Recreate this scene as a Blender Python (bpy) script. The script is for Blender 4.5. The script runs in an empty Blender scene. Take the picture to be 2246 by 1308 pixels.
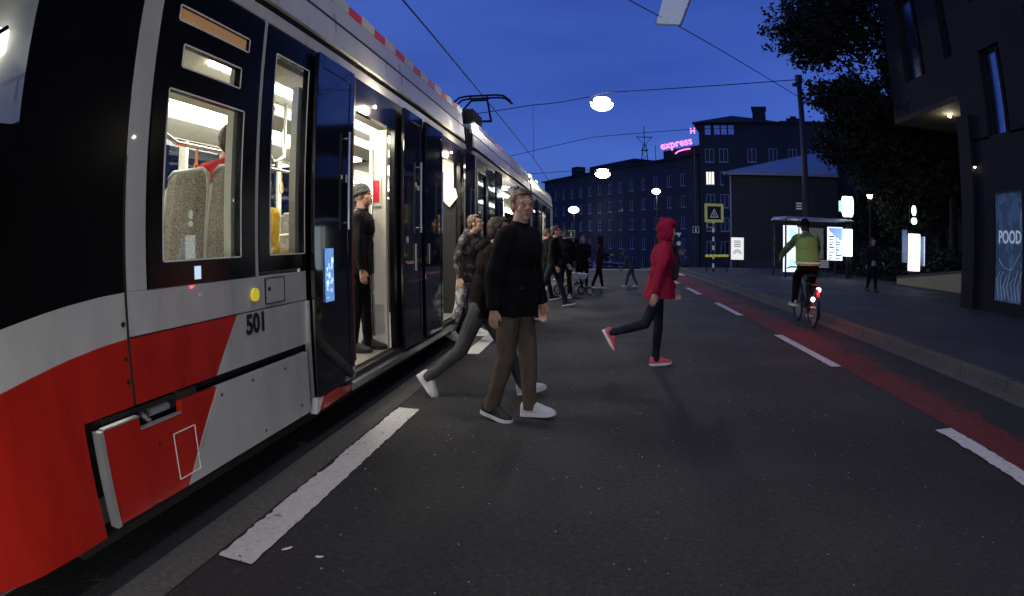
import bpy, bmesh, math, random
import numpy as np
from mathutils import Vector, Matrix, noise
R = math.radians
random.seed(7)
sc = bpy.context.scene
C = sc.collection

# ------------------------------------------------------------------ camera
cam = bpy.data.cameras.new('dash_camera')
cam.type = 'PANO'
cam.panorama_type = 'FISHEYE_LENS_POLYNOMIAL'
cam.sensor_width = 36.0
cam.fisheye_fov = R(150)
_m = 2.246 / 36.0                     # thousand photo pixels per sensor millimetre
cam.fisheye_polynomial_k0 = 0.0
cam.fisheye_polynomial_k1 = -0.74 * _m
cam.fisheye_polynomial_k2 = 0.0
cam.fisheye_polynomial_k3 = -0.02491 * _m ** 3
cam.fisheye_polynomial_k4 = 0.0
cam.clip_start, cam.clip_end = 0.05, 3000
co = bpy.data.objects.new('dash_camera', cam); C.objects.link(co)
def cam_matrix(yaw, pitch, roll, loc):
    cy, sy, cp, sp = math.cos(yaw), math.sin(yaw), math.cos(pitch), math.sin(pitch)
    f = Vector((sy * cp, cy * cp, sp)); r = Vector((cy, -sy, 0)); u = r.cross(f)
    cr, sr = math.cos(roll), math.sin(roll)
    r2 = cr * r + sr * u; u2 = -sr * r + cr * u
    m = Matrix((r2, u2, -f)).transposed().to_4x4(); m.translation = loc
    return m
co.matrix_world = cam_matrix(-0.13737, -0.08958, -0.00434, Vector((0, 0, 1.38)))
sc.camera = co

# ------------------------------------------------------------------ world: dusk sky
w = bpy.data.worlds.new('World'); sc.world = w; w.use_nodes = True
nt = w.node_tree; nt.nodes.clear()
sky = nt.nodes.new('ShaderNodeTexSky'); sky.sky_type = 'NISHITA'; sky.sun_disc = False
sky.sun_elevation = R(2.0); sky.sun_rotation = R(200); sky.ozone_density = 8.0; sky.air_density = 1.0; sky.dust_density = .3
tc = nt.nodes.new('ShaderNodeTexCoord')
mp = nt.nodes.new('ShaderNodeMapping'); mp.inputs['Scale'].default_value = (1.2, 1.2, 5)
nz = nt.nodes.new('ShaderNodeTexNoise'); nz.inputs['Scale'].default_value = 1.1; nz.inputs['Detail'].default_value = 6
rp = nt.nodes.new('ShaderNodeValToRGB')
rp.color_ramp.elements[0].position = .35; rp.color_ramp.elements[0].color = (.74, .77, .82, 1)
rp.color_ramp.elements[1].position = .75; rp.color_ramp.elements[1].color = (1.42, 1.34, 1.18, 1)
tint = nt.nodes.new('ShaderNodeMix'); tint.data_type = 'RGBA'; tint.blend_type = 'MULTIPLY'
tint.inputs['Factor'].default_value = 1; SKY_TINT = tint.inputs[7]; SKY_TINT.default_value = (1, 1, 1, 1)
mul = nt.nodes.new('ShaderNodeMix'); mul.data_type = 'RGBA'; mul.blend_type = 'MULTIPLY'; mul.inputs['Factor'].default_value = 1
# dusk gradient added to the physical sky: deep blue overhead, a little paler low down
sx = nt.nodes.new('ShaderNodeSeparateXYZ'); nt.links.new(tc.outputs['Generated'], sx.inputs[0])
gr = nt.nodes.new('ShaderNodeValToRGB'); nt.links.new(sx.outputs['Z'], gr.inputs[0])
g = gr.color_ramp.elements; g[0].position = 0; g[0].color = (.38, .80, 2.75, 1); g[1].position = .9; g[1].color = (.20, .46, 1.9, 1)
add = nt.nodes.new('ShaderNodeMix'); add.data_type = 'RGBA'; add.blend_type = 'ADD'; add.inputs['Factor'].default_value = 1
bg = nt.nodes.new('ShaderNodeBackground'); bg.inputs['Strength'].default_value = 0.13
wo = nt.nodes.new('ShaderNodeOutputWorld')
nt.links.new(sky.outputs[0], tint.inputs[6]); nt.links.new(tint.outputs[2], add.inputs[6]); nt.links.new(gr.outputs[0], add.inputs[7]); nt.links.new(add.outputs[2], mul.inputs[6])
nt.links.new(tc.outputs['Generated'], mp.inputs[0]); nt.links.new(mp.outputs[0], nz.inputs['Vector'])
nt.links.new(nz.outputs['Fac'], rp.inputs[0]); nt.links.new(rp.outputs[0], mul.inputs[7])
nt.links.new(mul.outputs[2], bg.inputs[0]); nt.links.new(bg.outputs[0], wo.inputs[0])
SKY_TINT.default_value = (.13, .30, .80, 1)

# after-sunset sun: only a trace of very soft light from behind the camera
sl = bpy.data.lights.new('sun', 'SUN'); sl.energy = 0.02; sl.angle = R(10); sl.color = (.8, .85, 1)
so = bpy.data.objects.new('sun', sl); C.objects.link(so)
so.rotation_euler = (R(86), 0, R(20)); 

sc.view_settings.view_transform = 'Standard'; sc.view_settings.look = 'None'
sc.view_settings.exposure = 0; sc.view_settings.gamma = 1; sc.view_settings.use_curve_mapping = False
sc.render.engine = 'CYCLES'
sc.cycles.use_denoising = True
sc.cycles.max_bounces = 6; sc.cycles.transparent_max_bounces = 16
sc.cycles.sample_clamp_indirect = 4

# ------------------------------------------------------------------ materials
M = {}
def mat(name, col, rough=.6, metal=0, var=.12, scale=8, bump=0, bscale=60, emit=None, estr=0, coat=0, spec=.5, coord='Object', stretch=None):
    m = bpy.data.materials.new(name); m.use_nodes = True; n = m.node_tree.nodes; l = m.node_tree.links
    b = n['Principled BSDF']; b.inputs['Roughness'].default_value = rough; b.inputs['Metallic'].default_value = metal
    b.inputs['Coat Weight'].default_value = coat; b.inputs['Specular IOR Level'].default_value = spec
    t = n.new('ShaderNodeTexCoord'); a = n.new('ShaderNodeTexNoise'); a.inputs['Scale'].default_value = scale; a.inputs['Detail'].default_value = 5
    if stretch:
        mpp = n.new('ShaderNodeMapping'); mpp.inputs['Scale'].default_value = stretch; l.new(t.outputs[coord], mpp.inputs[0]); l.new(mpp.outputs[0], a.inputs['Vector'])
        ru = n.new('ShaderNodeMapRange'); ru.inputs[1].default_value = .3; ru.inputs[2].default_value = .7; ru.inputs[3].default_value = rough * .75; ru.inputs[4].default_value = rough * 1.35; l.new(a.outputs['Fac'], ru.inputs[0]); l.new(ru.outputs[0], b.inputs['Roughness'])
    else: l.new(t.outputs[coord], a.inputs['Vector'])
    r = n.new('ShaderNodeValToRGB')
    r.color_ramp.elements[0].position = .3; r.color_ramp.elements[1].position = .7
    r.color_ramp.elements[0].color = tuple(c * (1 - var) for c in col[:3]) + (1,)
    r.color_ramp.elements[1].color = tuple(min(1, c * (1 + var)) for c in col[:3]) + (1,)
    l.new(a.outputs['Fac'], r.inputs[0]); l.new(r.outputs[0], b.inputs['Base Color'])
    if bump:
        c = n.new('ShaderNodeTexNoise'); c.inputs['Scale'].default_value = bscale; c.inputs['Detail'].default_value = 3
        l.new(t.outputs[coord], c.inputs['Vector'])
        d = n.new('ShaderNodeBump'); d.inputs['Strength'].default_value = bump; d.inputs['Distance'].default_value = .01
        l.new(c.outputs['Fac'], d.inputs['Height']); l.new(d.outputs[0], b.inputs['Normal'])
    if emit:
        b.inputs['Emission Color'].default_value = tuple(emit[:3]) + (1,); b.inputs['Emission Strength'].default_value = estr
    M[name] = m; return m
def glass(name, tintc, refl=.08):
    m = bpy.data.materials.new(name); m.use_nodes = True; n = m.node_tree.nodes; l = m.node_tree.links; n.clear()
    o = n.new('ShaderNodeOutputMaterial'); t = n.new('ShaderNodeBsdfTransparent'); t.inputs[0].default_value = tintc + (1,)
    g = n.new('ShaderNodeBsdfGlossy'); g.inputs['Roughness'].default_value = .02
    x = n.new('ShaderNodeMixShader'); lw = n.new('ShaderNodeLayerWeight'); pw = n.new('ShaderNodeMath'); pw.operation = 'POWER'; pw.inputs[1].default_value = 3.5; l.new(lw.outputs['Facing'], pw.inputs[0])
    ma = n.new('ShaderNodeMath'); ma.operation = 'MULTIPLY_ADD'; ma.inputs[1].default_value = .55; ma.inputs[2].default_value = .035; l.new(pw.outputs[0], ma.inputs[0]); l.new(ma.outputs[0], x.inputs[0]); l.new(t.outputs[0], x.inputs[1]); l.new(g.outputs[0], x.inputs[2]); l.new(x.outputs[0], o.inputs[0])
    M[name] = m; return m

mat('tram_grey', (.46, .465, .455), .34, var=.10, scale=3, coat=.3, stretch=(1, 2.4, .7), bump=.05, bscale=3)
mat('tram_red', (.44, .014, .008), .30, var=.14, scale=3, coat=.45, stretch=(1, 2.0, .6), bump=.05, bscale=3)
mat('tram_black', (.004, .004, .005), .22, var=.2, spec=.25)
mat('tram_door', (.007, .007, .010), .07, var=.2, coat=.6)
mat('dark_gap', (.008, .008, .008), .8)
mat('rubber', (.012, .012, .012), .7, var=.3)
mat('underframe', (.02, .019, .018), .8, var=.4, bump=.5, bscale=30)
mat('edge_metal', (.62, .62, .60), .35, .6, var=.1)
mat('bare_metal', (.55, .55, .54), .3, .9, var=.1, scale=20)
mat('pole_metal', (.72, .71, .68), .22, .8, var=.05)
mat('white_trim', (.75, .74, .70), .4, var=.05)
mat('cream_wall', (.72, .70, .60), .5, var=.06, scale=3)
mat('cabin_ceiling', (.70, .69, .62), .5, var=.05)
mat('cabin_floor', (.16, .15, .13), .7, var=.25, scale=30)
mat('strap_orange', (.75, .30, .06), .5)
mat('seat_rim', (.45, .44, .40), .4)
mat('red_door_edge', (.16, .02, .02), .4)
mat('red_box', (.70, .03, .05), .4)
mat('teeth_red', (.52, .03, .04), .45)
mat('display_panel', (.42, .24, .12), .5, emit=(.50, .27, .13), estr=.35)
mat('tram_lamp', (1, 1, .95), .5, emit=(1, .98, .90), estr=24)
mat('yellow_lamp', (.75, .62, .05), .3, emit=(.9, .75, .05), estr=.35)
glass('clear_glass', (.93, .95, .92)); glass('dim_glass', (.30, .32, .33))
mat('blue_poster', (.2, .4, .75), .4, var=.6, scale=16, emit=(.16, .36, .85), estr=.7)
mat('sky_blue_print', (.5, .65, .8), .4, emit=(.6, .8, 1), estr=.75)  # both prints carry a glow put in to brighten them

mat('skin', (.46, .26, .18), .55, var=.08, scale=12)
mat('eye_white', (.75, .72, .68), .3, var=.02); mat('iris', (.02, .015, .01), .2); mat('lips', (.36, .12, .10), .5)
mat('hair_brown', (.045, .028, .018), .6, var=.4, scale=40, bump=.6, bscale=90)
mat('hair_fair', (.10, .065, .038), .6, var=.4, scale=40, bump=.6, bscale=90)
mat('beanie', (.045, .05, .048), .9, var=.3, scale=60, bump=.7, bscale=140)
def cloth(name, col, rough=.85, var=.15, s=7): return mat(name, col, rough, var=var, scale=s, bump=.35, bscale=160, spec=.15)
cloth('black_cloth', (.006, .006, .007)); cloth('jacket_black', (.005, .005, .006), .9)
cloth('olive_trousers', (.11, .082, .058), var=.2); cloth('grey_trousers', (.075, .075, .072), var=.2)
cloth('dark_jeans', (.02, .023, .035)); cloth('red_coat', (.28, .008, .042), .75, var=.2)
cloth('navy_leggings', (.018, .02, .035)); cloth('charcoal', (.014, .015, .019)); cloth('slate', (.06, .07, .10))
cloth('brown_coat', (.011, .007, .006)); cloth('padded_black', (.007, .006, .007), .45)
cloth('hi_vis', (.30, .48, .11), .7, var=.08); cloth('yellow_cloth', (.55, .38, .05)); cloth('red_cloth', (.6, .05, .06))
cloth('scarf_dark', (.03, .028, .035))
mat('shoe_black', (.02, .018, .018), .6); mat('shoe_white', (.62, .62, .60), .5, var=.1, scale=30); mat('sole_white', (.82, .80, .75), .5, var=.06)
mat('shoe_pink', (.62, .09, .13), .6, var=.5, scale=70); mat('shoe_grey', (.34, .33, .32), .6, var=.2, scale=30)

def camo():
    m = mat('camo_cloth', (.05, .05, .05), .85, bump=.3, bscale=120); n = m.node_tree.nodes
    r = [x for x in n if x.type == 'VALTORGB'][0]; r.color_ramp.interpolation = 'CONSTANT'
    nz = [x for x in n if x.type == 'TEX_NOISE'][0]; nz.inputs['Scale'].default_value = 11
    e = r.color_ramp.elements; e[0].position = 0; e[0].color = (.012, .011, .010, 1); e[1].position = .50; e[1].color = (.03, .022, .018, 1)
    q = e.new(.57); q.color = (.13, .13, .135, 1); q = e.new(.62); q.color = (.05, .035, .028, 1)
camo()
def patterned(name, base, spot, scale, pos):
    m = mat(name, base, .85, bump=.3, bscale=120); n = m.node_tree.nodes
    r = [x for x in n if x.type == 'VALTORGB'][0]; r.color_ramp.interpolation = 'CONSTANT'
    nz = [x for x in n if x.type == 'TEX_NOISE'][0]; nz.inputs['Scale'].default_value = scale
    e = r.color_ramp.elements; e[0].position = 0; e[0].color = base + (1,); e[1].position = pos; e[1].color = spot + (1,)
    return m
patterned('seat_fabric', (.12, .10, .085), (.34, .30, .25), 140, .5)
patterned('light_camo', (.13, .125, .12), (.42, .41, .39), 16, .5)

# ------------------------------------------------------------------ mesh helpers
PATTERN = {'print', 'poster_print', 'line_drawing', 'slats', 'spokes', 'lattice', 'crown', 'trunk', 'symbol', 'spark', 'pane_trim', 'wall', 'pole', 'skirt_edge', 'quilt_seams', 'laces', 'pantograph', 'attic_window'}
class MB:
    def __init__(s): s.v = []; s.f = []; s.m = []; s.mats = []
    def mi(s, m):
        if m not in s.mats: s.mats.append(m)
        return s.mats.index(m)
    def poly(s, pts, m=None):
        i = len(s.v); s.v += [tuple(p) for p in pts]; s.f.append(tuple(range(i, i + len(pts)))); s.m.append(s.mi(m)); return s
    def box(s, x0, x1, y0, y1, z0, z1, m=None, T=None):
        i = len(s.v); pts = [(x, y, z) for z in (z0, z1) for y in (y0, y1) for x in (x0, x1)]
        if T is not None: pts = [tuple(T @ Vector(p)) for p in pts]
        s.v += pts
        for f in ((0, 2, 3, 1), (4, 5, 7, 6), (0, 1, 5, 4), (2, 6, 7, 3), (0, 4, 6, 2), (1, 3, 7, 5)):
            s.f.append(tuple(i + k for k in f)); s.m.append(s.mi(m))
        return s
    def tube(s, pts, r, n=10, m=None, cap=True, r2=None):
        pts = [Vector(p) for p in pts]; rings = []
        for k, p in enumerate(pts):
            d = (pts[min(k + 1, len(pts) - 1)] - pts[max(k - 1, 0)]).normalized()
            a = d.cross(Vector((0, 0, 1)) if abs(d.z) < .9 else Vector((1, 0, 0))).normalized(); b = d.cross(a)
            rr = r if r2 is None else r + (r2 - r) * k / max(1, len(pts) - 1)
            i = len(s.v); rings.append(i)
            s.v += [tuple(p + (a * math.cos(t) + b * math.sin(t)) * rr) for t in [2 * math.pi * j / n for j in range(n)]]
        for a, b in zip(rings, rings[1:]):
            for j in range(n): s.f.append((a + j, a + (j + 1) % n, b + (j + 1) % n, b + j)); s.m.append(s.mi(m))
        if cap:
            s.f.append(tuple(range(rings[0] + n - 1, rings[0] - 1, -1))); s.m.append(s.mi(m))
            s.f.append(tuple(range(rings[-1], rings[-1] + n))); s.m.append(s.mi(m))
        return s
    def loft(s, rings, m=None, cap=True, close=True):
        idx = []
        for rg in rings: idx.append(len(s.v)); s.v += [tuple(p) for p in rg]
        n = len(rings[0])
        for a, b in zip(idx, idx[1:]):
            for j in range(n if close else n - 1): s.f.append((a + j, a + (j + 1) % n, b + (j + 1) % n, b + j)); s.m.append(s.mi(m))
        if cap:
            s.f.append(tuple(range(idx[0] + n - 1, idx[0] - 1, -1))); s.m.append(s.mi(m)); s.f.append(tuple(range(idx[-1], idx[-1] + n))); s.m.append(s.mi(m))
        return s
    def disc(s, c, r, axis='x', th=.01, n=20, m=None):
        c = Vector(c); d = {'x': Vector((1, 0, 0)), 'y': Vector((0, 1, 0)), 'z': Vector((0, 0, 1))}[axis]
        return s.tube([c - d * th / 2, c + d * th / 2], r, n, m)
    def ell(s, c, r, n=14, m=None, T=None):
        i = len(s.v); k = n // 2; c = Vector(c)
        for a in range(1, k):
            for b in range(n):
                p = Vector((math.sin(math.pi * a / k) * math.cos(2 * math.pi * b / n) * r[0], math.sin(math.pi * a / k) * math.sin(2 * math.pi * b / n) * r[1], math.cos(math.pi * a / k) * r[2]))
                if T is not None: p = T @ p
                s.v.append(tuple(c + p))
        top = len(s.v); p = Vector((0, 0, r[2])); q = -p
        if T is not None: p = T @ p; q = T @ q
        s.v += [tuple(c + p), tuple(c + q)]; mi = s.mi(m)
        for a in range(k - 2):
            for b in range(n): s.f.append((i + a * n + b, i + (a + 1) * n + b, i + (a + 1) * n + (b + 1) % n, i + a * n + (b + 1) % n)); s.m.append(mi)
        for b in range(n):
            s.f.append((top, i + b, i + (b + 1) % n)); s.m.append(mi)
            e = i + (k - 2) * n; s.f.append((top + 1, e + (b + 1) % n, e + b)); s.m.append(mi)
        return s
    def cap(s, p0, r0, p1, r1, m=None, n=14):
        s.tube([p0, p1], r0, n, m, r2=r1); s.ell(p0, (r0,) * 3, n, m); s.ell(p1, (r1,) * 3, n, m); return s
    def mesh(s, name, default):
        me = bpy.data.meshes.new(name); me.from_pydata(s.v, [], s.f)
        for m in s.mats: me.materials.append(M[m] if m else M[default])
        if s.f: me.polygons.foreach_set('material_index', s.m)
        me.update(); return me
    def build(s, name, default, parent=None, smooth=False, bevel=0, loc=None):
        if parent is not None and name not in PATTERN and len(s.f) < 4000:
            gs = s.pieces()
            if 1 < len(gs) <= 14:
                out = None
                for g in sorted(gs, key=lambda g: -len(g)):
                    o = s.sub(g).build_one(name, default, parent, smooth, bevel, loc); out = out or o
                return out
        return s.build_one(name, default, parent, smooth, bevel, loc)
    def pieces(s):
        n = len(s.v); par = list(range(n))
        def find(a):
            while par[a] != a: par[a] = par[par[a]]; a = par[a]
            return a
        for f in s.f:
            r = find(f[0])
            for k in f[1:]: par[find(k)] = r
        comp = {}
        for i in range(n): comp.setdefault(find(i), []).append(i)
        cs = list(comp.values()); bb = []
        for c in cs:
            P_ = [s.v[i] for i in c]; bb.append([min(p[k] for p in P_) - .004 for k in range(3)] + [max(p[k] for p in P_) + .004 for k in range(3)])
        m = len(cs)
        if m > 300: return [range(len(s.f))]
        cp = list(range(m))
        def cf(a):
            while cp[a] != a: a = cp[a]
            return a
        for i in range(m):
            for j in range(i):
                if all(bb[i][k] < bb[j][k + 3] and bb[j][k] < bb[i][k + 3] for k in range(3)): cp[cf(i)] = cf(j)
        vc = {}
        for i, c in enumerate(cs):
            for v in c: vc[v] = cf(i)
        g = {}
        for k, f in enumerate(s.f): g.setdefault(vc[f[0]], []).append(k)
        return list(g.values())
    def sub(s, faces):
        o = MB(); o.mats = list(s.mats); mp_ = {}
        for k in faces:
            f = s.f[k]
            for i in f:
                if i not in mp_: mp_[i] = len(o.v); o.v.append(s.v[i])
            o.f.append(tuple(mp_[i] for i in f)); o.m.append(s.m[k])
        return o
    def build_one(s, name, default, parent=None, smooth=False, bevel=0, loc=None):
        me = s.mesh(name, default)
        if smooth: me.polygons.foreach_set('use_smooth', [True] * len(me.polygons))
        return place(name, me, parent, bevel, loc)
def place(name, me, parent=None, bevel=0, loc=None):
    o = bpy.data.objects.new(name, me); C.objects.link(o)
    if parent: o.parent = parent
    if loc: o.location = loc
    if bevel:
        b = o.modifiers.new('bevel', 'BEVEL'); b.width = bevel; b.segments = 2; b.limit_method = 'ANGLE'
    return o
def tag(o, label=None, cat=None, group=None, kind=None):
    if label: o['label'] = label
    if cat: o['category'] = cat
    if group: o['group'] = group
    if kind: o['kind'] = kind
    return o
def empty(name, loc=(0, 0, 0), rz=0, **k):
    o = bpy.data.objects.new(name, None); C.objects.link(o); o.location = loc; o.rotation_euler = (0, 0, rz); o.empty_display_size = .2
    return tag(o, **k)
def copy_tree(o, parent=None):
    c = o.copy(); C.objects.link(c); c.parent = parent
    for ch in list(o.children): copy_tree(ch, c)
    return c
def text_mesh(s, size, depth=.004, name='lettering', bold=0):
    cu = bpy.data.curves.new(name, 'FONT'); cu.body = s; cu.size = size; cu.extrude = depth / 2; cu.align_x = 'CENTER'; cu.align_y = 'CENTER'; cu.offset = bold; cu.resolution_u = 3
    o = bpy.data.objects.new(name, cu); C.objects.link(o); bpy.context.view_layer.update()
    dg = bpy.context.evaluated_depsgraph_get(); me = bpy.data.meshes.new_from_object(o.evaluated_get(dg), depsgraph=dg)
    bpy.data.objects.remove(o); bpy.data.curves.remove(cu); me.materials.clear(); return me
def text(s, size, m, loc, right, up, parent, name='lettering', sx=1, depth=.004, bold=0):
    me = text_mesh(s, size, depth, name, bold); me.materials.append(M[m])
    r = Vector(right).normalized(); u = Vector(up).normalized(); n = r.cross(u)
    T = Matrix((r * sx, u, n)).transposed().to_4x4(); T.translation = Vector(loc); me.transform(T)
    return place(name, me, parent)
def remesh(mb, vox, mat_name, smooth=4, fold=0, fscale=9, stretch=(1, 1, .5), keep_mats=False, seed=0):
    """fuse overlapping pieces into ONE continuous skin, smooth it, and ruffle it a little"""
    me = mb.mesh('tmp', mat_name); o = bpy.data.objects.new('tmp', me); C.objects.link(o)
    r = o.modifiers.new('r', 'REMESH'); r.mode = 'VOXEL'; r.voxel_size = vox; r.use_smooth_shade = True
    q = o.modifiers.new('s', 'SMOOTH'); q.factor = .5; q.iterations = smooth
    bpy.context.view_layer.update(); dg = bpy.context.evaluated_depsgraph_get()
    out = bpy.data.meshes.new_from_object(o.evaluated_get(dg), depsgraph=dg)
    bpy.data.objects.remove(o); bpy.data.meshes.remove(me)
    if fold:
        out.update(); sv = Vector((seed * 3.1, seed * 1.7, seed)); nv = len(out.vertices)
        cs = np.empty(nv * 3, 'f'); ns_ = np.empty(nv * 3, 'f'); out.vertices.foreach_get('co', cs); out.vertex_normals.foreach_get('vector', ns_)
        cs = cs.reshape(-1, 3); ns_ = ns_.reshape(-1, 3); q = (cs * np.array(stretch, 'f')) * fscale + np.array(sv, 'f'); nn = noise.noise
        am = np.array([(1 - abs(nn(p)) * 2.2) * .8 + nn([c * 2.3 for c in p]) * .5 - .5 for p in q.tolist()], 'f')
        out.vertices.foreach_set('co', (cs + ns_ * (am * fold)[:, None]).ravel())
    out.materials.clear(); out.materials.append(M[mat_name]); out.polygons.foreach_set('use_smooth', [True] * len(out.polygons)); out.update()
    return out
# ================================================================== SETTING
def asphalt(name, c1, c2, speck=True, red=None, grain=.9):
    m = bpy.data.materials.new(name); m.use_nodes = True; n = m.node_tree.nodes; l = m.node_tree.links; b = n['Principled BSDF']
    t = n.new('ShaderNodeTexCoord')
    def noise_(sc_, det=4, rough=.5):
        a = n.new('ShaderNodeTexNoise'); a.inputs['Scale'].default_value = sc_; a.inputs['Detail'].default_value = det; a.inputs['Roughness'].default_value = rough
        l.new(t.outputs['Object'], a.inputs['Vector']); return a.outputs['Fac']
    def ramp(f, stops):
        r = n.new('ShaderNodeValToRGB'); e = r.color_ramp.elements
        e[0].position, e[0].color = stops[0][0], tuple(stops[0][1]) + (1,); e[1].position, e[1].color = stops[-1][0], tuple(stops[-1][1]) + (1,)
        for p, c in stops[1:-1]: q = e.new(p); q.color = tuple(c) + (1,)
        l.new(f, r.inputs[0]); return r.outputs[0]
    def mix(a, b_, f, mode='MIX'):
        x = n.new('ShaderNodeMix'); x.data_type = 'RGBA'; x.blend_type = mode
        if isinstance(f, float): x.inputs['Factor'].default_value = f
        else: l.new(f, x.inputs['Factor'])
        l.new(a, x.inputs[6]); l.new(b_, x.inputs[7]); return x.outputs[2]
    base = ramp(noise_(.45, 6, .6), [(.3, c1), (.72, c2)])
    if red:
        # worn paint: full on the lane side, breaking up towards the kerb
        sp = n.new('ShaderNodeSeparateXYZ'); l.new(t.outputs['Object'], sp.inputs[0])
        mp_ = n.new('ShaderNodeMapping'); mp_.inputs['Scale'].default_value = (2.2, .8, 1); l.new(t.outputs['Object'], mp_.inputs[0])
        a = n.new('ShaderNodeTexNoise'); a.inputs['Scale'].default_value = 3.2; a.inputs['Detail'].default_value = 8; a.inputs['Roughness'].default_value = .68; l.new(mp_.outputs[0], a.inputs['Vector'])
        k = n.new('ShaderNodeMapRange'); k.inputs[1].default_value = 3.22; k.inputs[2].default_value = 3.95; k.inputs[3].default_value = .30; k.inputs[4].default_value = -.26; l.new(sp.outputs[0], k.inputs[0])
        # the wear spreads wider close to the viewer's end of the lane
        ky = n.new('ShaderNodeMapRange'); ky.inputs[1].default_value = 4; ky.inputs[2].default_value = 22; ky.inputs[3].default_value = -.12; ky.inputs[4].default_value = .20; l.new(sp.outputs[1], ky.inputs[0])
        ad = n.new('ShaderNodeMath'); l.new(k.outputs[0], ad.inputs[0]); l.new(ky.outputs[0], ad.inputs[1])
        ad2 = n.new('ShaderNodeMath'); l.new(ad.outputs[0], ad2.inputs[0]); l.new(a.outputs['Fac'], ad2.inputs[1])
        st = n.new('ShaderNodeMapRange'); st.inputs[1].default_value = .50; st.inputs[2].default_value = .56; l.new(ad2.outputs[0], st.inputs[0])
        rc = ramp(noise_(1.3, 5), [(.3, tuple(c * .75 for c in red)), (.7, red)])
        base = mix(base, rc, st.outputs[0])
        pa = ramp(noise_(.5, 3), [(.60, (0, 0, 0)), (.68, (.6, .6, .6))])
    fine = ramp(noise_(30, 5, .85), [(.34, (.12, .12, .12)), (.46, (.75, .75, .75)), (.56, (1.2, 1.2, 1.2)), (.68, (3.2, 3.1, 2.9))])
    col = mix(base, fine, grain, 'MULTIPLY')
    if speck:
        v = n.new('ShaderNodeTexVoronoi'); v.inputs['Scale'].default_value = 9; l.new(t.outputs['Object'], v.inputs['Vector'])
        sp2 = ramp(v.outputs['Distance'], [(0.040, (1, 1, 1)), (.065, (0, 0, 0))])
        gate = ramp(noise_(2.3, 2), [(.52, (0, 0, 0)), (.58, (1, 1, 1))])
        g = mix(sp2, gate, 1.0, 'MULTIPLY')
        wht = n.new('ShaderNodeRGB'); wht.outputs[0].default_value = (.33, .32, .30, 1)
        col = mix(col, wht.outputs[0], g)
    l.new(col, b.inputs['Base Color'])
    rr = ramp(noise_(.7, 3), [(.3, (.66,) * 3), (.7, (.88,) * 3)]); l.new(rr, b.inputs['Roughness'])
    bp = n.new('ShaderNodeBump'); bp.inputs['Strength'].default_value = .9; bp.inputs['Distance'].default_value = .02
    l.new(noise_(70, 3, .7), bp.inputs['Height']); l.new(bp.outputs[0], b.inputs['Normal'])
    M[name] = m
asphalt('asphalt', (.013, .0125, .012), (.040, .038, .036))
asphalt('bed_asphalt', (.014, .013, .012), (.028, .026, .024), speck=False)
asphalt('bike_paint', (.014, .014, .015), (.03, .03, .031), speck=False, red=(.17, .019, .021))
asphalt('pavement', (.034, .036, .044), (.056, .059, .070), speck=False, grain=.6)
asphalt('concrete', (.085, .082, .074), (.14, .135, .12), speck=False, grain=.4)
asphalt('kerb_stone', (.075, .072, .065), (.14, .135, .12), speck=False, grain=.5)
def worn_paint(name, col, thr):
    m = mat(name, col, .6, var=.1, scale=25, bump=.4, bscale=50); n = m.node_tree.nodes; l = m.node_tree.links
    t = [x for x in n if x.type == 'TEX_COORD'][0]; b = n['Principled BSDF']
    a = n.new('ShaderNodeTexNoise'); a.inputs['Scale'].default_value = 16; a.inputs['Detail'].default_value = 8; a.inputs['Roughness'].default_value = .7; l.new(t.outputs['Object'], a.inputs['Vector'])
    r = n.new('ShaderNodeValToRGB'); r.color_ramp.elements[0].position = thr; r.color_ramp.elements[1].position = thr + .03
    r.color_ramp.elements[0].color = (.08, .075, .07, 1); r.color_ramp.elements[1].color = (1, 1, 1, 1)
    x = n.new('ShaderNodeMix'); x.data_type = 'RGBA'; x.blend_type = 'MULTIPLY'; x.inputs['Factor'].default_value = 1
    src = b.inputs['Base Color'].links[0].from_socket; l.new(a.outputs['Fac'], r.inputs[0]); l.new(src, x.inputs[6]); l.new(r.outputs[0], x.inputs[7]); l.new(x.outputs[2], b.inputs['Base Color'])
worn_paint('road_paint', (.62, .60, .56), .36)
mat('grass_ground', (.03, .05, .02), .95, var=.5, scale=20, bump=.6, bscale=60)

YC = 33.0                                  # the street tips downhill beyond this line
def gz(y, z=0): return z - (0 if y < YC else (y - YC) * .043)
def strip(name, x0, x1, y0, y1, z, m, **k):
    ys = [y0] + [y for y in (YC,) if y0 < y < y1] + [y1]; mb = MB()
    for a, b in zip(ys, ys[1:]): mb.poly([(x0, a, gz(a, z)), (x1, a, gz(a, z)), (x1, b, gz(b, z)), (x0, b, gz(b, z))])
    o = mb.build(name, m); tag(o, kind='structure', **k); return o
strip('ground', -400, 400, -60, 1200, -.03, 'grass_ground')
strip('road', -1.66, 4.34, -20, 175, 0, 'asphalt')
strip('tram_track_bed', -4.6, -1.88, -20, 175, -.004, 'bed_asphalt')
strip('concrete_kerb_band', -1.88, -1.66, -20, 175, .004, 'concrete')
strip('cycle_lane', 2.94, 4.10, -20, 150, .004, 'bike_paint')
strip('gutter', 4.10, 4.34, -20, 150, .006, 'concrete')
strip('far_road', -12, -4.6, -20, 175, -.004, 'asphalt')
sw = MB()
for a, b in ((-20, YC), (YC, 90)):
    sw.poly([(4.47, a, gz(a, .125)), (11.9, a, gz(a, .125)), (11.9, b, gz(b, .125)), (4.47, b, gz(b, .125))])
tag(sw.build('pavement', 'pavement'), kind='structure')
sq = MB()
for a, b in ((-20, YC), (YC, 90)):
    sq.poly([(11.9, a, gz(a, .10)), (60, a, gz(a, .10)), (60, b, gz(b, .10)), (11.9, b, gz(b, .10))])
tag(sq.build('square', 'pavement'), kind='structure')
kb = MB(); y = -3.0
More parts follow.
